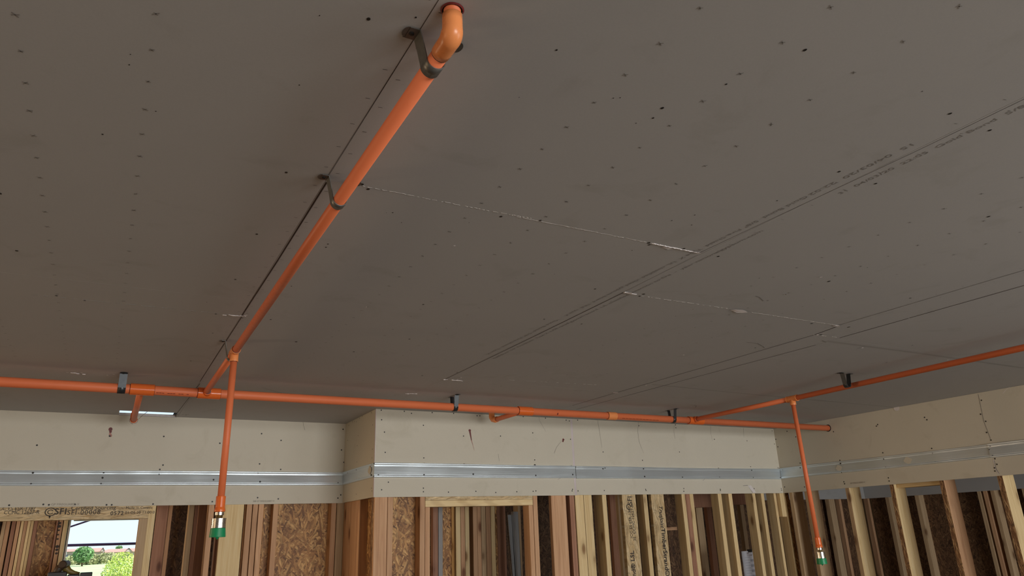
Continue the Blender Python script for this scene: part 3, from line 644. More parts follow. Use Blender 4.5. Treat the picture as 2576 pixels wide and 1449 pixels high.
stud(1222, 1233.5, YB, D, M_FIR, 'pinkish stud second from the right in the bundle inside the middle doorway', group=G2)
stud(1234.3, 1244.5, YB, D, M_SPF, 'pale stud closing the right-hand bundle inside the middle doorway', group=G2)
stud(1245, 1249.5, YB+0.01, 0.08, M_OSB, 'thin strand strip beside the pale stud inside the middle doorway', name='osb_strip', group=None, cat='strip')
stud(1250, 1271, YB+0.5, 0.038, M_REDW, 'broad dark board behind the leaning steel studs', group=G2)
stud(1303, 1309.5, YB+0.2, D, M_TAN, 'dim stud right of the leaning steel studs', group=G2)
stud(1388, 1425, SF, 0.038, M_FIR, 'wide flat orange-brown stud with one knot, right of the black bay')
stud(1434.5, 1446, SF, D, M_REDW, 'reddish stud directly under the vertical board joint')
stud(1447, 1468, SF, D, M_SPF, 'pale yellow stud with cracks, left one of two under the board joint', ref=1260)
stud(1469, 1489, SF+0.004, D, M_SPF, 'pale yellow stud, right one of two under the board joint', ref=1260)
stud(1514.5, 1525, SF, D, M_SPF, 'narrow pale stud edge with dark knots left of the printed beams', ref=1247)
stud(1500.5, 1514, SF+0.35, 0.05, M_TAN, 'set-back tan stud left of the narrow pale stud edge', ref=1247, group=G2)
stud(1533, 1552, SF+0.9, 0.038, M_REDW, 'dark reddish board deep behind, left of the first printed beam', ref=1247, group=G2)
stud(1553, 1566, SF+0.6, 0.038, M_TAN, 'grey-brown board deep behind, touching the first printed beam', ref=1247, group=G2)
l1 = stud(1564.5, 1598.5, SF, 0.038, M_LSLV, 'strand lumber beam with small upward printed codes', ref=1247, name='strand_lumber_stud')
stud(1617.5, 1627.5, SF, D, M_SPF, 'pale stud edge between the two printed strand beams', ref=1247)
l2 = stud(1637.5, 1669.5, SF, 0.038, M_LSLV, 'strand lumber beam with the large brand lettering running down', ref=1247, name='strand_lumber_stud')
def vtext(par, body, x, y, size, down=True, sx=0.0, **k):
    xd = Vector((0, 0, -1)) if down else Vector((0, 0, 1)); yd = Vector((1, 0, 0)) if down else Vector((-1, 0, 0))
    return text_mesh('printed_text', body, size, ony(x, y, SF)+Vector((0, -0.0025, 0)), xd, yd, M_INK, par, **k)
vtext(l2, 'TrusJoist', 1657, 1271, 0.050, shear=0.35, width=0.95, bold=0.0006); vtext(l2, 'TimberStrand® LSL', 1663, 1329, 0.054, bold=0.0012, width=1.05)
vtext(l1, 'SFI', 1590, 1271, 0.06, down=False, bold=0.0005); vtext(l1, 'TimberStrand® LSL', 1607, 1540, 0.052, down=False, bold=0.001, width=1.05)
vtext(l1, 'ICC ES ESR-1387', 1592, 1354, 0.034, down=False); vtext(l1, '3E: CCMC 12627-R', 1600, 1361, 0.034, down=False)
lm = MB(); q = ony(1581, 1275, SF)+Vector((0, -0.0022, 0))
for i in range(14):
    a0 = 2*pi*i/16; a1 = 2*pi*(i+1)/16
    lm.face([q+Vector((cos(a)*r, 0, sin(a)*r)) for a, r in ((a0, 0.022), (a1, 0.022), (a1, 0.016), (a0, 0.016))], M_INK)
lm.build('printed_logo', l1)
YD2 = SF+0.75
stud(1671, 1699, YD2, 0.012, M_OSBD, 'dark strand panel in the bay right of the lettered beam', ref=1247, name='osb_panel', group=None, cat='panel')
bz0 = ony(1690, 1334, YD2-0.05).z; bz1 = ony(1690, 1325.5, YD2-0.05).z
bx0 = ony(1676, 1330, YD2-0.05).x; bx1 = ony(1702, 1330, YD2-0.05).x
board('fire_block', bx0, bx1, YD2-0.06, YD2-0.002, bz0, bz1, M_FIRX, 'small reddish blocking piece in the dark bay right of the lettered beam', 'blocking')
stud(1714.5, 1723.5, SF, D, M_SPF, 'pale stud edge left of a reddish stud, right of the dark strand bay', ref=1247)
stud(1724, 1734.5, SF+0.004, D, M_REDW, 'reddish stud sandwiched between two pale stud edges', ref=1247)
stud(1735, 1744, SF, D, M_SPF, 'pale stud edge right of the sandwiched reddish stud', ref=1247)
zz = ony(1760, 1276.5, SF+1.0).z
a_ = ony(1741, 1260, SF+1.0).x; b_ = ony(1800, 1260, SF+1.0).x
board('door_header', a_, b_, SF+1.0, SF+1.04, zz, 2.33, M_REDW, 'dark brown header deep behind, right of the sandwiched stud', 'header')
a_ = ony(1838, 1260, SF+1.0).x; b_ = ony(1882, 1260, SF+1.0).x; z2_ = ony(1860, 1269.5, SF+1.0).z
board('door_header', a_, b_, SF+1.0, SF+1.04, z2_, 2.33, M_REDW, 'dark brown header deep behind, above the hanging paper sheets', 'header')
stud(1751, 1767, SF+1.0, 0.05, M_TAN, 'dim tan stud under the left dark header', ref=1280, z1=zz-0.002, group=G2)
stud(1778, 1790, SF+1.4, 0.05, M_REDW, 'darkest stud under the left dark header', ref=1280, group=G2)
stud(1862, 1871, SF+1.0, 0.05, M_TAN, 'dim stud under the right dark header, above the paper sheets', ref=1275, z1=z2_-0.002, group=G2)
stud(1805.5, 1814.5, SF, D, M_SPF, 'pale stud edge right of the left dark header', ref=1243)
stud(1832, 1841, SF, D, M_SPF, 'pale stud edge just left of the hanging paper sheets', ref=1243)
stud(1892, 1899.5, SF, D, M_SPF, 'pale stud edge just right of the hanging paper sheets', ref=1243)
stud(1914, 1921.5, SF, D, M_SPF, 'pale stud edge second to the right of the hanging paper sheets', ref=1243)
zc_ = ony(1955, 1300.5, SF-0.0).z
stud(1961, 1971.5, SF, 0.12, M_SPF, 'short pale cleat ending high up near the inner corner', ref=1243, z0=zc_, name='short_cleat', cat='cleat', group=None)
stud(1946, 1951.5, SF+0.03, D, M_SPF, 'pale stud edge under the short cleat', ref=1243, z1=ZTOP)
stud(1965.5, 1971.5, SF+0.13, D, M_TAN, 'tan stud behind the short cleat', ref=1243)
stud(1972.2, 1976.5, SF, D, M_SPF, 'thin pale stud edge beside the strand strip at the inner corner', ref=1243)
stud(1977, 1984, SF+0.002, 0.1, M_OSB, 'dark strand strip in the inner corner', ref=1243, name='osb_strip', group=None, cat='strip')
# top plates (mostly behind the drywall)
board('top_plate', X0+0.12, XT+0.1, SL, SL+D, ZTOP+0.001, CEIL-0.001, M_FIRX, 'top plate of the recessed back wall, behind the drywall', 'plate')
board('top_plate', XT+0.12, XR+0.01, SF, SF+D, ZTOP+0.001, CEIL-0.001, M_FIRX, 'top plate of the protruding back wall, behind the drywall', 'plate')

# right wall, 2x6 studs with the broad side towards the photographer
SR = XR+DW+0.001
def wside(px, ref, mat, label, dep=0.14, w=0.038, edge=None, z1=None):
    y = onx(px, ref, SR).y
    mb = MB(); mb.box(SR, SR+dep, y-w, y, 0.038, z1 or ZTOP, mat)
    o = mb.build('wall_stud', None, (SR, y-w, 0.038), 0.0015)
    if edge:
        o.data.materials.append(edge)
        for p in o.data.polygons:
            if p.normal.x < -0.9: p.material_index = 1
    tag(o, label, 'wall stud', G3); return y
wside(1984, 1239, M_TAN, 'grey-brown stud next to the inner corner, left of the right hanging pipe', w=0.038)
y1 = wside(2023, 1236, M_TAN, 'yellowish stud directly behind the right hanging pipe')
y2 = wside(2125, 1225, M_SPF, 'knot-streaked stud between the right hanging pipe and the yellow blocking', edge=M_TAN)
y3 = wside(2237, 1220, M_SPF, 'pale stud with rough dark edge at the left end of the yellow blocking', edge=M_OSBE)
y4 = wside(2361, 1206, M_FIR, 'pinkish stud with rough dark edge at the right end of the yellow blocking', edge=M_OSBE)
y5 = wside(2506, 1193, M_SPF, 'bright pale stud with rough dark edge at the right edge of the photo', edge=M_OSBE)
board('flat_plate', SR+0.03, SR+0.14, y4+0.001, y3-0.040, ZC+0.228, ZC+0.262, M_SPFY, 'yellow blocking between two right-wall studs, just under the drywall', 'blocking')
board('top_plate', SR, SR+0.14, Y0+0.2, YF, ZTOP+0.001, CEIL-0.001, M_TANY, 'top plate of the right wall, behind the drywall', 'plate')
# neighbouring room framing
def nstud(xa, xb, ref, mat, label, Y=YN+DW+0.002, dep=D): stud(xa, xb, Y, dep, mat, label, ref=ref, group=G2)
nstud(2087, 2101, 1270, M_TAN, 'grey stained stud beyond the right hanging pipe, in the next room', dep=0.06)
nstud(2112, 2118, 1270, M_FIR, 'thin stud beyond the grey stained stud, in the next room', dep=0.06)
nstud(2185, 2190, 1270, M_FIR, 'thin orange-edged stud right of the knot-streaked stud, in the next room', dep=0.06)
nstud(2209, 2214, 1275, M_REDW, 'thin dark stud at the far corner of the next room', dep=0.05)
def nrs(px, ref, w, mat, label, dep=0.09):
    y = onx(px, ref, XN+DW+0.002).y
    board('wall_stud', XN+DW+0.002, XN+DW+0.002+dep, y-w, y, 0.038, ZTOP, mat, label, 'wall stud', G2)
nrs(2230, 1270, 0.05, M_TAN, 'dim brown stud left of the pale stud under the yellow blocking, in the next room')
nrs(2304, 1265, 0.05, M_TAN, 'round-edged grey stud seen under the yellow blocking, in the next room', 0.14)
nrs(2459, 1245, 0.04, M_TAN, 'left one of two dark twin studs near the right edge, in the next room', 0.09)
nrs(2474, 1245, 0.04, M_FIR, 'right one of two dark twin studs near the right edge, in the next room', 0.09)
nrs(2493, 1245, 0.04, M_TAN, 'grey stud right of the dark twin studs, in the next room', 0.14)
nrs(2572, 1240, 0.04, M_TAN, 'dim stud at the very right edge, in the next room', 0.09)
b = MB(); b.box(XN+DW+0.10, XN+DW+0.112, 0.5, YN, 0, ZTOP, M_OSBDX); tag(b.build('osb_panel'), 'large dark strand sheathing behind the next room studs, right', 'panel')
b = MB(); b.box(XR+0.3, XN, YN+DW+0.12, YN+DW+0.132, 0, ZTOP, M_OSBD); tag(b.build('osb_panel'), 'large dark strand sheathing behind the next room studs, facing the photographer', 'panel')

# room behind the left doorway: framing of the exterior wall
YE = YW-0.142
def estud(xa, xb, mat, label, ref=1350, Y=YE, dep=0.14, z1=None): return stud(xa, xb, Y, dep, mat, label, ref=ref, group='studs of the exterior wall by the window', z1=z1)
estud(-30, -14, M_FIR, 'orange stud at the very left edge, beyond the left doorway')
estud(0, 9, M_TAN, 'brown stud near the left edge, first beyond the left doorway')
estud(10, 20, M_FIR, 'second stud from the left edge beyond the left doorway')
estud(24, 34, M_REDW, 'third stud from the left edge beyond the left doorway')
estud(36, 45, M_FIR, 'fourth stud from the left edge beyond the left doorway')
estud(47, 54, M_SPF, 'fifth stud from the left edge beyond the left doorway, orange lit')
estud(55, 63, M_FIR, 'sixth stud from the left edge beyond the left doorway')
estud(64, 71, M_SPF, 'seventh stud from the left edge beyond the left doorway, brightest')
estud(72, 79, M_SPF, 'eighth stud from the left edge beyond the left doorway')
estud(80, 89, M_REDW, 'reddish stud along the left edge of the orange strand panel')
stud(89, 136, YE+0.05, 0.012, M_OSB, 'orange-lit strand panel left of the window', ref=1350, name='osb_panel', group=None, cat='panel')
estud(136, 141, M_REDW, 'reddish stud left of the ink-marked window stud')
ink_stud = estud(143, 153, M_FIR, 'window side stud with black ink marks, left of the window view')
estud(155, 165, M_SPF, 'innermost stud along the left side of the window view')
for x, y, r in ((152, 1316, .010), (151, 1324, .012), (150, 1334, .007), (148, 1345, .007), (147, 1356, .007), (146, 1375, .012), (145, 1383, .010), (144, 1392, .009)):
    im = MB(); im.disc(ony(x-2, y, YE)+Vector((0, -0.004, 0)), nY, r, M_INK, 6, 1.2, x); im.build('ink_mark', ink_stud)

# window: frame in the rough opening plus a clear pane
w = bpy.data.objects.new('window_1', None); C.objects.link(w); w.location = (wx0, YW, wz0); w['kind'] = 'structure'
M_VINYL = simple('white_vinyl', (0.50, 0.42, 0.36), 0.4)
b = MB()
b.box(wx0, wx0+0.012, YW-0.03, YW+0.03, wz0, wz1, M_VINYL); b.box(wx1-0.03, wx1, YW-0.03, YW+0.03, wz0, wz1, M_VINYL); b.box(wx0+0.03, wx1-0.03, YW-0.03, YW+0.03, wz0, wz0+0.03, M_VINYL); b.box(wx0+0.03, wx1-0.03, YW-0.03, YW+0.03, wz1-0.02, wz1, M_VINYL)
b.build('window_frame', w)

# ------------------------------------------------------------ pipes and fittings
def ring(mb, p, ax, r, w=0.003):      # dark solvent line at a socket mouth
    p = Vector(p); ax = Vector(ax).normalized(); mb.lathe(p-ax*w/2, ax, [(0, r), (w, r)], M_GLUE, 28, True, True)
def socket(mb, p, ax, r0, r1, ln, mat):
    mb.lathe(p, ax, [(0, r0), (0.004, r1), (ln-0.003, r1), (ln, r1-0.002)], mat, 30)
RM, RB, RD = 0.0241, 0.0151, 0.0136
XB, XB2 = 0.4105, 3.878
def BZ(y): return ZC + 0.769 + 0.013*(3.12-y)/2.14      # the left branch rises slightly towards the camera
mA = Vector((X0+0.12, 4.076, ZP)); mB = Vector((XR+0.014, 4.124, ZC+0.7625))
def M(x): t = (x-mA.x)/(mB.x-mA.x); return mA.lerp(mB, t)
mdir = (mB-mA).normalized()
def xpx(x, y): return onz(x, y, ZP).x
t = thing('sprinkler_main_pipe', M(1.9), 'thick orange sprinkler main running along the ceiling to the right wall', 'pipe')
cuts = [(xpx(328, 973), xpx(390, 977), 'straight', M_FIT), (xpx(498, 985), xpx(556, 988), 'tee', M_FIT), (xpx(1313, 1028), xpx(1352, 1029), 'tee', M_FIT), (xpx(1535, 1042), xpx(1557, 1043), 'coupling', M_FITP), (xpx(1742, 1053), xpx(1778, 1055), 'tee', M_FIT)]
ps = MB(); ps.cyl(mA, mB, RM, M_PIPE, 32); ps.build('pipe', t)
for i, (xa, xb, kind, mat) in enumerate(cuts):
    f = MB(); a = M(xa); bb = M(xb); rf = 0.0295 if kind != 'coupling' else 0.0285
    f.lathe(a, mdir, [(0, RM+0.001), (0.001, rf), ((bb-a).length-0.001, rf), ((bb-a).length, RM+0.001)], mat, 32)
    ring(f, a, mdir, RM+0.0022); ring(f, bb, mdir, RM+0.0015, 0.002)
    f.build('coupling' if kind == 'coupling' else 'tee', t)
# printed line on the pipe
for xa, xb, lab in ((xpx(395, 977), xpx(492, 982), 'a'), (xpx(1570, 1038), xpx(1690, 1045), 'b')):
    st = MB(); a = M(xa); e = M(xb); n = Vector((0, -0.75, -0.62)).normalized()
    k = 14
    for i in range(k):
        if rnd.random() < 0.3: continue
        p0 = a.lerp(e, i/k)+n*(RM+0.0004); p1 = a.lerp(e, (i+0.85)/k)+n*(RM+0.0004)
        st.line([p0, p1], n, 0.003, M_RED)
    st.build('printed_line', t)
st = MB(); n = Vector((0, -0.9, -0.43)).normalized(); p0 = M(xpx(1408, 1034))+n*(RM+0.0005); st.disc(p0, n, 0.008, M_RED, 8, 0.6, 0.5); st.line([p0, p0+Vector((-0.03, 0, 0.016))], n, 0.002, M_RED); st.build('primer_stain', t)
esc = MB(); esc.lathe(Vector((XR-0.004, 4.1245, ZC+0.7623)), (1, 0, 0), [(0, 0.0255), (0.004, 0.0295)], M_SCREW, 28); esc.build('hole_ring', t)

# left branch: near elbow, run, tee, on to the main
yT = 3.135
t = thing('sprinkler_branch_pipe', (XB, 2.0, ZP), 'thin orange branch pipe running from the near ceiling elbow back to the main', 'pipe')
ps = MB(); ps.cyl((XB, 0.935, BZ(0.935)), (XB, yT-0.02, BZ(yT)), RB, M_PIPE, 28); ps.cyl((XB, yT+0.03, ZP), (XB, M(XB).y-RM-0.004, ZP), RB, M_PIPE, 28); ps.build('pipe', t)
el = MB(); R_ = 0.036; path = []
ZE = BZ(0.94); path += [Vector((XB, 0.944, ZE)), Vector((XB, 0.932, ZE))]
ye = 0.8945
for i in range(0, 10):
    a = pi/2*i/9; path.append(Vector((XB, ye+0.016-0.016*sin(a), ZE+0.015*(1-cos(a)))))
path += [Vector((XB, ye, ZE+0.028)), Vector((XB, ye, ZE+0.043))]
rr = [0.0168, 0.0172] + [0.0173+0.0014*sin(pi*i/9) for i in range(10)] + [0.0172, 0.0168]
el.tube(path, rr, M_FITP, 30); ring(el, (XB, 0.945, ZE), (0, 1, 0), RB+0.001)
el.build('elbow', t)
up = MB(); up.cyl((XB, ye, ZE+0.04), (XB, ye, CEIL+0.06), 0.0146, M_PIPE, 26); up.build('riser', t)
te = MB()
te.lathe((XB, yT-0.042, ZP), (0, 1, 0), [(0, RB+0.001), (0, 0.0186), (0.006, 0.0192), (0.0065, 0.0178), (0.03, 0.0187), (0.055, 0.0187), (0.078, 0.0178), (0.0785, 0.0192), (0.086, 0.0186), (0.086, RB+0.001)], M_FITP, 30)
te.lathe((XB, yT, ZP), (0, 0, -1), [(0, 0.0175), (0.036, 0.0168), (0.0365, 0.0178), (0.044, 0.0174), (0.044, 0.014)], M_FITP, 28)
ring(te, (XB, yT-0.0425, ZP), (0, 1, 0), RB+0.0016); ring(te, (XB, yT, ZP-0.0445), (0, 0, -1), RD+0.001, 0.002)
te.build('tee', t)
mo = MB(); p = Vector((XB+0.005, M(XB).y, ZP)); mo.lathe(p-Vector((0, 0.0255, 0)), (0, -1, 0), [(-0.004, 0.0235), (0.006, 0.0215), (0.014, 0.0208), (0.015, 0.019)], M_FIT, 28); ring(mo, p-Vector((0, 0.0405, 0)), (0, 1, 0), RB+0.002); mo.build('tee_outlet', t)

def sprinkler_drop(p0, p1, lab, lab2, s=1.0):
    t = thing('sprinkler_drop_pipe', p0, lab, 'pipe'); d = (p1-p0).normalized(); ln = (p1-p0).length
    a = MB(); a.cyl(p0, p1, RD, M_PIPE, 26); a.build('pipe', t)
    ad = MB(); ad.lathe(p1-d*0.012, d, [(0, 0.0148), (0.0, 0.0178), (0.002, 0.0182), (0.042, 0.0184), (0.046, 0.0196), (0.052, 0.0205), (0.058, 0.0205), (0.060, 0.0185)], M_FIT, 30); ad.build('adapter', t)
    q = p1+d*0.0485
    h = thing('sprinkler_head', q, lab2, 'sprinkler head')
    a = MB(); a.lathe(q, d, [(0, 0.0165), (0.0, 0.0172), (0.0115, 0.0172), (0.0125, 0.016)], M_STEEL, 8); a.build('hex_nut', h)
    a = MB(); a.lathe(q+d*0.0128, d, [(0, 0.0125), (0.006, 0.0135), (0.009, 0.0115), (0.013, 0.009), (0.016, 0.0085)], M_BRASS, 18); a.build('inlet', h)
    prof = [(0.0, 0.012), (0.001, 0.0268)]; z = 0.0015
    for i in range(4): prof += [(z, 0.0272), (z+0.0035, 0.0272), (z+0.0042, 0.0256), (z+0.0055, 0.0256)]; z += 0.0056
    prof += [(z, 0.0272), (z+0.013, 0.0275), (z+0.0145, 0.0262)]
    a = MB(); a.lathe(q+d*0.0225, d, prof, M_STEEL, 32); a.build('threaded_cup', h)
    z0 = 0.0225+z+0.0145
    a = MB(); a.lathe(q+d*(z0-0.001), d, [(0, 0.0262), (0.002, 0.0278), (0.033, 0.0305), (0.034, 0.0298), (0.0345, 0.007), (0.043, 0.0012)], M_GREEN, 32); a.build('protective_cap', h)
dy = yT
def at_y(x, y, Y): return ony(x, y, Y)
pb = at_y(555.5, 1256, dy); p0 = Vector((XB, dy, ZP-0.04))
sprinkler_drop(p0, pb, 'orange hanging pipe, the left one of two, falling from the near branch tee', 'sprinkler head with the larger green cap, on the left hanging pipe')
yT2 = 3.185
pt = ony(1993, 1003, yT2); XB2 = pt.x
pb = ony(2057.2, 1357, yT2)
sprinkler_drop(Vector((XB2, yT2, pt.z-0.036)), pb, 'orange hanging pipe, the right one of two, falling from the far branch tee', 'sprinkler head with the smaller green cap, on the right hanging pipe')

# right branch
t = thing('sprinkler_branch_pipe', (XB2, 2.0, ZP), 'thin orange branch pipe running off the right edge of the photo', 'pipe')
zb = pt.z; pm = M(xpx(1758, 1053)); endp = ony(2576, 875, 1.9); e2 = onz(2600, 869, ZC+0.770)
pA = Vector((pm.x, pm.y-RM-0.012, ZP)); pT = Vector((XB2, yT2, zb)); 
e3 = pT + (e2-pT)*2.2
ps = MB(); ps.cyl(pA, pT-(pT-pA).normalized()*0.02, 0.0162, M_PIPE, 26); ps.cyl(pT+(e3-pT).normalized()*0.02, e3, 0.0162, M_PIPE, 26); ps.build('pipe', t)
te = MB(); te.lathe(pT+Vector((0, 0.043, 0)), (0, -1, 0), [(0, 0.016), (0, 0.0208), (0.006, 0.0215), (0.0065, 0.0198), (0.03, 0.0205), (0.055, 0.0205), (0.078, 0.0198), (0.0785, 0.0215), (0.086, 0.0208), (0.086, 0.016)], M_FITP, 30)
te.lathe(pT, (0, 0, -1), [(0, 0.019), (0.034, 0.0185), (0.0345, 0.0198), (0.042, 0.0192), (0.042, 0.015)], M_FITP, 28); ring(te, pT-Vector((0, 0.0435, 0)), (0, 1, 0), 0.0178); te.build('tee', t)
mo = MB(); p = Vector((pm.x, pm.y, ZP)); mo.lathe(p-Vector((0, 0.0255, 0)), (0, -1, 0), [(-0.004, 0.0235), (0.006, 0.0215), (0.022, 0.0208), (0.023, 0.019)], M_FIT, 28); ring(mo, p-Vector((0, 0.0485, 0)), (0, 1, 0), 0.0185); mo.build('tee_outlet', t)

# stub behind the main at left, turning up into the open slot
ts = M(xpx(356, 975))
t = thing('sprinkler_stub_pipe', (ts.x, 4.3, ZP), 'short orange stub pipe ending under the open ceiling slot at left', 'pipe')
ye2 = 5.20
ps = MB(); ps.cyl((ts.x, ts.y+RM, ZP), (ts.x+0.008, ye2-0.03, ZP), 0.0165, M_PIPE, 26); ps.build('pipe', t)
el = MB(); q = Vector((ts.x+0.008, ye2, ZP))
path = [q+Vector((0, -0.05, 0)), q+Vector((0, -0.03, 0))] + [q+Vector((0, -0.028+0.028*sin(pi/2*i/7)*1.6, 0.026*(1-cos(pi/2*i/7)))) for i in range(1, 8)] + [q+Vector((0, 0.017, 0.05))]
el.tube(path, 0.0205, M_FIT, 26); ring(el, q+Vector((0, -0.051, 0)), (0, 1, 0), 0.0178); el.build('elbow', t)
ps = MB(); ps.cyl(q+Vector((0, 0.017, 0.045)), q+Vector((0, 0.06, 0.16)), 0.0165, M_PIPE, 22); ps.build('riser', t)
wire = MB(); wire.tube([q+Vector((0.0+0.024*cos(a), -0.03+0.01*sin(a), -0.004+0.024*sin(a))) for a in [2*pi*i/16 for i in range(17)]], 0.0014, M_STEEL, 8)
wire.tube([q+Vector((0.023, -0.03, 0.0)), q+Vector((0.05, 0.02, 0.04)), q+Vector((0.075, 0.03, 0.066))], 0.0014, M_STEEL, 8); wire.build('wire_hanger', t)
# small offset stub under the main near the board joint
p0 = M(xpx(1322, 1030)); e = ony(1279, 1042, 4.62)
t = thing('sprinkler_stub_pipe', p0, 'short orange stub with elbow just under the main, above the red streak', 'pipe')
ps = MB(); ps.cyl(p0+Vector((0, 0.02, 0)), Vector((p0.x, 4.50, ZP-0.004)), 0.0165, M_PIPE, 24); ps.build('pipe', t)
el = MB(); q = Vector((p0.x, 4.51, ZP-0.004)); el.tube([q+Vector((0, -0.03, 0)), q, q+Vector((-0.004, 0.022, 0.006)), q+Vector((-0.008, 0.034, 0.022)), q+Vector((-0.008, 0.036, 0.05)), q+Vector((-0.008, 0.036, 0.085))], [0.0205, 0.0208, 0.0212, 0.0212, 0.0208, 0.0205], M_FITP, 24); ring(el, q+Vector((0, -0.031, 0)), (0, 1, 0), 0.0178); el.build('elbow', t)

# ------------------------------------------------------------ straps
GS = 'steel straps holding the pipes to the ceiling'
def strap(p, ax, r, label, w=0.030, foot=0.026, spread=0.010, mt=None):
    """U strap round a pipe at p whose axis is ax (horizontal); feet screwed to the ceiling"""
    mt = mt or M_STRAP; p = Vector(p); ax = Vector(ax).normalized(); s_ = Vector((0, 0, 1)).cross(ax).normalized(); h = CEIL-p.z-0.0018
    R = r+0.0012; th = 0.0016; n = 14
    pts = []
    b0 = R+spread
    pts.append((-b0-foot, h)); pts.append((-b0, h)); pts.append((-b0+spread*0.55, h*0.5)); pts.append((-R-0.001, R*0.35))
    for i in range(n+1):
        a = pi + pi*i/n; pts.append((R*cos(a), R*sin(a)))
    pts += [(R+0.001, R*0.35), (b0-spread*0.55, h*0.5), (b0, h), (b0+foot, h)]
    o = thing('pipe_strap', p+Vector((0, 0, h)), label, 'pipe strap', GS)
    def P_(uv, k): return p + s_*(uv[0]) + Vector((0, 0, uv[1])) + ax*k
    mb = MB()
    # offset profile outward for thickness
    m = len(pts); out = []
    for i in range(m):
        a = Vector(pts[max(i-1, 0)]+(0,)); c_ = Vector(pts[min(i+1, m-1)]+(0,)); tt = (c_-a).normalized(); nn = Vector((tt.y, -tt.x))
        out.append((pts[i][0]+nn.x*th, pts[i][1]+nn.y*th))
    sm_ = lambda i: 4 <= i < 4+n
    for i in range(m-1):
        for A, B in (((pts[i]), (pts[i+1])), ((out[i]), (out[i+1]))):
            mb.face([P_(A, -w/2), P_(B, -w/2), P_(B, w/2), P_(A, w/2)], mt, sm_(i))
        for k in (-w/2, w/2):
            mb.face([P_(pts[i], k), P_(pts[i+1], k), P_(out[i+1], k), P_(out[i], k)], mt)
    # rounded foot ends
    for sg, e in ((-1, pts[0]), (1, pts[-1])):
        arc = [P_((e[0]+sg*w*0.32*sin(pi*i/8), e[1]-0.0008), -w/2*cos(pi*i/8)) for i in range(9)]
        mb.face(arc if sg > 0 else arc[::-1], mt)
    band = mb.build('band', o)
    bm = bmesh.new(); bm.from_mesh(band.data); bmesh.ops.remove_doubles(bm, verts=bm.verts, dist=1e-5); bmesh.ops.recalc_face_normals(bm, faces=bm.faces); bm.to_mesh(band.data); bm.free()
    for sg in (-1, 1):
        s2 = MB(); q = P_((sg*(b0+foot*0.62), h-0.002), 0); s2.lathe(q, (0, 0, -1), [(-0.001, 0.0048), (0.0012, 0.0045), (0.0024, 0.002)], M_SCREW, 10); s2.build('screw', o)
    return o
strap((XB, 0.978, BZ(0.978)), (0, 1, 0), RB, 'grey strap nearest the camera, just below the pale ceiling elbow', spread=0.0125, foot=0.019)
strap((XB, 1.566, BZ(1.566)), (0, 1, 0), RB, 'grey strap halfway along the near branch, where two board joints meet', w=0.026, spread=0.0125, foot=0.017)
strap((XB, 3.235, ZP), (0, 1, 0), RB, 'grey strap just behind the tee of the left hanging pipe', w=0.028, spread=0.013, foot=0.016)
strap(M(0.012), mdir, RM, 'black strap on the main, at the far left beside the glossy coupling', w=0.036, mt=M_STRAPD)
strap(M(xpx(1155, 1018)), mdir, RM, 'dark strap on the main, above the protruding wall near its left end', w=0.028, mt=M_STRAPD)
strap(M(xpx(1707, 1050)), mdir, RM, 'dark strap on the main, just left of the right branch tee', w=0.026, mt=M_STRAPD)
strap((onz(2131, 967, ZC+0.7695)).to_tuple(), (0, 1, 0), 0.0165, 'dark strap on the right branch pipe, above the right wall', w=0.028, mt=M_STRAPD)

# ------------------------------------------------------------ other things between the studs
# leaning steel studs behind the middle doorway
YS = 5.25
o = thing('steel_stud', ony(1273, 1285, YS), 'thin bright steel stud leaning inside the middle doorway', 'metal stud')
a = ony(1272.5, 1286, YS); bt = ony(1287, 1449, YS); d = (bt-a).normalized(); e = a + d*((a.z-0.02)/abs(d.z))
mb = MB(); mb.tube([a, e], 0.0045, M_STEEL, 8); mb.build('flange', o)
o = thing('steel_stud', ony(1292, 1290, YS+0.12), 'broad dark steel stud leaning behind the thin bright one', 'metal stud')
def quadstrip(mb, xa, xb, y, xc, xd, y2, Y, mat, th=0.004):
    p = [ony(xa, y, Y), ony(xb, y, Y), ony(xd, y2, Y), ony(xc, y2, Y)]
    k = (p[0].z-0.02)/(p[0].z-p[3].z); p[3] = p[0].lerp(p[3], k); p[2] = p[1].lerp(p[2], k)
    q = [v+Vector((0, th, 0)) for v in p]
    for f in ((p[0], p[1], p[2], p[3]), (q[3], q[2], q[1], q[0]), (p[0], p[3], q[3], q[0]), (p[1], q[1], q[2], p[2]), (p[0], q[0], q[1], p[1]), (p[3], p[2], q[2], q[3])): mb.face(f, mat)
mb = MB(); quadstrip(mb, 1277, 1291, 1295, 1290, 1302, 1449, YS+0.14, M_DARKST); mb.build('web', o)
mb = MB(); quadstrip(mb, 1291, 1303, 1287, 1303, 1311, 1449, YS+0.10, M_DARKST, 0.04); mb.build('flange', o)

# paper sheets on a clip
M_PAPER = simple('white_paper', (0.62, 0.64, 0.72), 0.7, var=0.05, vscale=20); M_PTEXT = simple('paper_print', (0.36, 0.38, 0.46), 0.7)
YPp = SF+0.28
pa = ony(1865, 1387, YPp); pb_ = ony(1904, 1386, YPp)
o = thing('paper_sheets', (pa.x, YPp, pa.z), 'white printed paper sheets hanging from a black clip between the studs', 'paper')
W_ = pb_.x-pa.x; mb = MB()
for i in range(4): mb.box(pa.x+0.004*i*(i % 2), pa.x+W_, YPp+0.002*i, YPp+0.002*i+0.001, pa.z-0.36-0.004*i, pa.z-0.002*i, M_PAPER)
mb.build('sheets', o)
mb = MB()
for i in range(13):
    z = pa.z-0.055-i*0.022
    mb.box(pa.x+0.03, pa.x+W_*0.48, YPp-0.0012, YPp-0.0004, z-0.002, z+0.001, M_PTEXT); mb.box(pa.x+W_*0.5, pa.x+W_-0.02, YPp-0.0012, YPp-0.0004, z-0.014, z+0.006, M_PTEXT) if i % 2 else None
mb.build('printing', o)
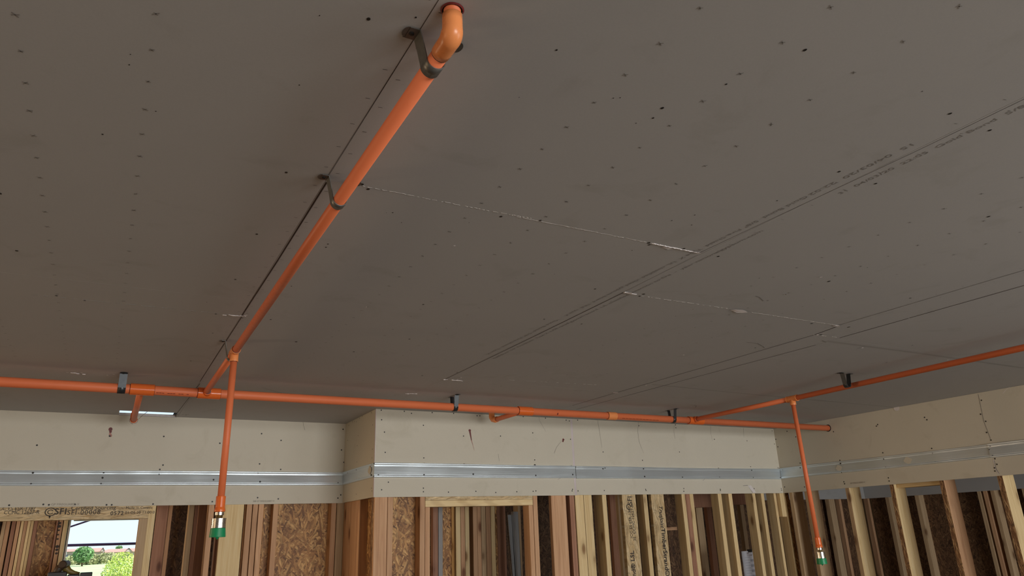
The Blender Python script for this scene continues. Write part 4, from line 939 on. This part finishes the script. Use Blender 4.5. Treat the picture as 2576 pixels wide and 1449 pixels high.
text_mesh('handwriting', '5/8\n11.15 W', 0.018, (pa.x+0.06, YPp-0.002, pa.z-0.025), (1, 0, 0), (0, 0, 1), M_RED, o, shear=0.3)
mb = MB(); mb.box(pa.x+W_*0.42, pa.x+W_*0.66, YPp-0.008, YPp+0.012, pa.z-0.012, pa.z+0.012, M_SCREW); mb.build('clip', o, bevel=0.002)

# mitre saw on its stand, dark against the window
YM = 6.35
M_YEL = simple('yellow_tool_body', (0.20, 0.14, 0.03), 0.5); M_BLK = simple('black_tool_parts', (0.025, 0.022, 0.02), 0.5); M_BRN = simple('brown_tool_housing', (0.05, 0.028, 0.015), 0.5)  # dark tool colours, even over each part
tb = ony(176, 1446, YM).z
so = thing('mitre_saw', ony(176, 1446, YM), 'mitre saw with yellow arm, seen dark against the bottom of the window', 'power saw')
mb = MB(); xa = ony(120, 1446, YM).x; xb = ony(232, 1446, YM).x
mb.box(xa, ony(168, 1446, YM).x, YM-0.05, YM+0.1, tb-0.02, ony(140, 1440, YM).z+0.002, M_BLK); mb.box(ony(170, 1446, YM).x, ony(200, 1446, YM).x, YM-0.03, YM+0.1, tb-0.02, ony(140, 1447, YM).z, M_BLK); mb.box(ony(201, 1446, YM).x, xb, YM-0.05, YM+0.06, tb-0.04, ony(215, 1440, YM).z, M_BLK); mb.box(xa-0.02, xb, YM-0.08, YM+0.22, tb-0.06, tb-0.02, M_BLK); mb.build('base', so, bevel=0.004)
mb = MB(); mb.tube([ony(x, y, YM+0.03) for x, y in ((160, 1422), (167, 1430), (174, 1437), (186, 1441), (200, 1444))], [0.022, 0.026, 0.020, 0.014, 0.012], M_YEL, 14); mb.build('arm', so)
mb = MB(); mb.lathe(ony(157, 1420, YM)+Vector((0, -0.05, 0)), (0.25, 1, 0), [(0, 0.02), (0.01, 0.027), (0.10, 0.027), (0.12, 0.02)], M_BRN, 20); mb.tube([ony(x, y, YM) for x, y in ((156, 1424), (148, 1430), (143, 1438), (138, 1444))], [0.024, 0.027, 0.024, 0.018], M_BRN, 14); mb.build('motor_housing', so)
st = thing('saw_stand', Vector(((xa+xb)/2, YM+0.07, 0)), 'tall stand under the mitre saw', 'stand')
mb = MB(); mb.box(xa-0.03, xb+0.03, YM-0.1, YM+0.24, tb-0.10, tb-0.061, M_BLK); mb.build('table_top', st)
for x_ in (xa, xb):
    for y_ in (YM-0.06, YM+0.2):
        mb = MB(); mb.tube([(x_, y_, tb-0.10), (x_+(0.06 if x_ > xa else -0.06), y_, 0.0)], 0.014, M_DARKST, 10); mb.build('leg', st)

# ------------------------------------------------------------ outdoors, seen through the window
GZ = -1.8
M_GRASS = simple('lawn', (0.40, 0.47, 0.25), 0.9, var=0.12, vscale=0.25)
M_STUC = simple('pale_stucco', (0.42, 0.36, 0.32), 0.9); M_ROOF = simple('salmon_roof_tiles', (0.46, 0.24, 0.19), 0.85, var=0.12, vscale=1.0); M_WIN = simple('dark_window', (0.10, 0.12, 0.16), 0.3)
M_HEDGE = simple('olive_hedge', (0.34, 0.36, 0.18), 0.9, var=0.35, vscale=1.2); M_LEAF = simple('yellow_green_leaves', (0.46, 0.58, 0.12), 0.7, var=0.35, vscale=3.0); M_LEAF2 = simple('green_leaves', (0.16, 0.30, 0.12), 0.8, var=0.4, vscale=0.8); M_BARK = simple('bark', (0.12, 0.08, 0.05), 0.9)  # yellow-green foliage for the nearer tree, darker green for the far ones
b = MB(); n = 40
b.face([(-400, 7.6, GZ), (500, 7.6, GZ), (500, 600, GZ), (-400, 600, GZ)], M_GRASS); struct(b, 'ground')
def far(x, y, Yd): return ony(x, y, Yd)
HG = 'houses beyond the lawn'
def house(xa, xb, Yd, eave, ridge_, label, gable=None, dep=12):
    a = far(xa, eave, Yd); bb = far(xb, eave, Yd); zr = far((xa+xb)/2, ridge_, Yd).z; ze = a.z
    o = thing('house', ((a.x+bb.x)/2, Yd, GZ), label, 'house', HG)
    mb = MB(); mb.box(a.x, bb.x, Yd, Yd+dep, GZ, ze, M_STUC); mb.build('walls', o)
    rf = MB(); ov = 0.6; x0_, x1_ = a.x-ov, bb.x+ov; ym = Yd+dep/2; y0_ = Yd-ov; y1_ = Yd+dep+ov; h = (x1_-x0_)*0.12
    v = [(x0_, y0_, ze), (x1_, y0_, ze), (x1_, y1_, ze), (x0_, y1_, ze), (x0_+h, ym, zr), (x1_-h, ym, zr)]
    for f in ((0, 1, 5, 4), (1, 2, 5), (2, 3, 4, 5), (3, 0, 4), (0, 3, 2, 1)): rf.face([v[i] for i in f], M_ROOF)
    if gable:
        gx = far(gable, eave, Yd).x; gw = (bb.x-a.x)*0.13; zg = ze+(zr-ze)*0.9; yy = Yd-1.2
        rf.face([(gx-gw, yy, ze), (gx+gw, yy, ze), (gx, yy, zg)], M_STUC); rf.face([(gx-gw*1.1, yy-0.2, ze-0.1), (gx, yy-0.2, zg+0.2), (gx, ym, zg+0.2), (gx-gw*1.1, ym, ze-0.1)], M_ROOF); rf.face([(gx+gw*1.1, yy-0.2, ze-0.1), (gx, yy-0.2, zg+0.2), (gx, ym, zg+0.2), (gx+gw*1.1, ym, ze-0.1)], M_ROOF)
    rf.build('roof', o)
    k = max(2, int((bb.x-a.x)/4))
    for i in range(k):
        wx = a.x+(i+0.5)*(bb.x-a.x)/k; wm = MB(); wm.box(wx-0.7, wx+0.7, Yd-0.08, Yd, ze-2.3, ze-0.7, M_WIN); wm.build('window', o)
house(168, 196, 205, 1388, 1381, 'pale house at the left edge of the window view', dep=14)
house(214, 260, 235, 1389, 1379, 'house with salmon roof right of the dark green tree', gable=258)
house(266, 345, 215, 1390, 1380.5, 'long house with salmon roof above the bright tree', gable=323)
def foliage(mb, c_, rx, ry, rz, n, s, mat):
    for i in range(n):
        u = rnd.uniform(-1, 1); a = rnd.uniform(0, 2*pi); r = (rnd.random()**0.35); q = sqrt(1-u*u)
        p = c_+Vector((rx*r*q*cos(a), ry*r*q*sin(a), rz*r*u))
        d1 = Vector((rnd.gauss(0, 1), rnd.gauss(0, 1), rnd.gauss(0, 1))).normalized(); d2 = d1.cross(Vector((rnd.gauss(0, 1), rnd.gauss(0, 1), rnd.gauss(0, 1)))).normalized()
        mb.face([p-d1*s, p+d2*s*0.6, p+d1*s, p-d2*s*0.6], mat)
def tree(x, y, Yd, wpx, hpx, label, mat, n, s):
    top = far(x, y, Yd); wd = wpx/1850*Yd*1.06; hh = hpx/1850*Yd*1.06
    o = thing('tree', (top.x, Yd, GZ), label, 'tree')
    m1 = MB(); foliage(m1, Vector((top.x, Yd, top.z-hh/2)), wd/2, wd/2, hh/2, n, s, mat); m1.build('crown', o)
    m1 = MB(); m1.tube([(top.x, Yd, GZ), (top.x+0.05, Yd, GZ+(top.z-GZ)*0.4), (top.x, Yd, top.z-hh*0.3)], [wd*0.05, wd*0.035, wd*0.015], M_BARK, 10); m1.build('trunk', o)
tree(311, 1387, 48, 76, 120, 'bright yellow-green tree filling the lower right of the window', M_LEAF, 5200, 0.055)
tree(213, 1376, 180, 34, 28, 'dark green tree in front of the distant houses', M_LEAF2, 1500, 0.42)
tree(300, 1373, 230, 12, 8, 'small dark tree top above the long salmon roof', M_LEAF2, 240, 0.3)
mb = MB()
for x in range(168, 300, 4):
    q = far(x+rnd.uniform(-2, 2), 1411, 196); hh = rnd.uniform(0.7, 1.3)
    foliage(mb, Vector((q.x, 196+rnd.uniform(-4, 6), GZ+hh)), 0.8, 0.7, hh, 110, 0.28, M_HEDGE)
tag(mb.build('hedge'), 'olive hedge planting along the far edge of the lawn', 'hedge', kind='stuff')
# scaffold outside the window
YO = 7.75
o = thing('scaffold_frame', (0.05, YO, 0), 'scaffold rail and brace crossing outside the window', 'scaffold')
M_SC = simple('purple_painted_scaffold', (0.10, 0.04, 0.12), 0.5)
mb = MB(); mb.cyl(ony(150, 1372.5, YO), ony(372, 1366.5, YO), 0.0115, M_SC, 12); mb.build('rail', o)
mb = MB(); mb.cyl(ony(150, 1334, YO+0.1), ony(250, 1301, YO+0.1), 0.008, M_SC, 10); mb.build('brace', o)
for x in (138, 385):
    q = ony(x, 1370, YO); mb = MB(); mb.cyl((q.x, YO+0.03, GZ), (q.x, YO+0.03, 2.2), 0.02, M_SC, 12); mb.build('post', o)
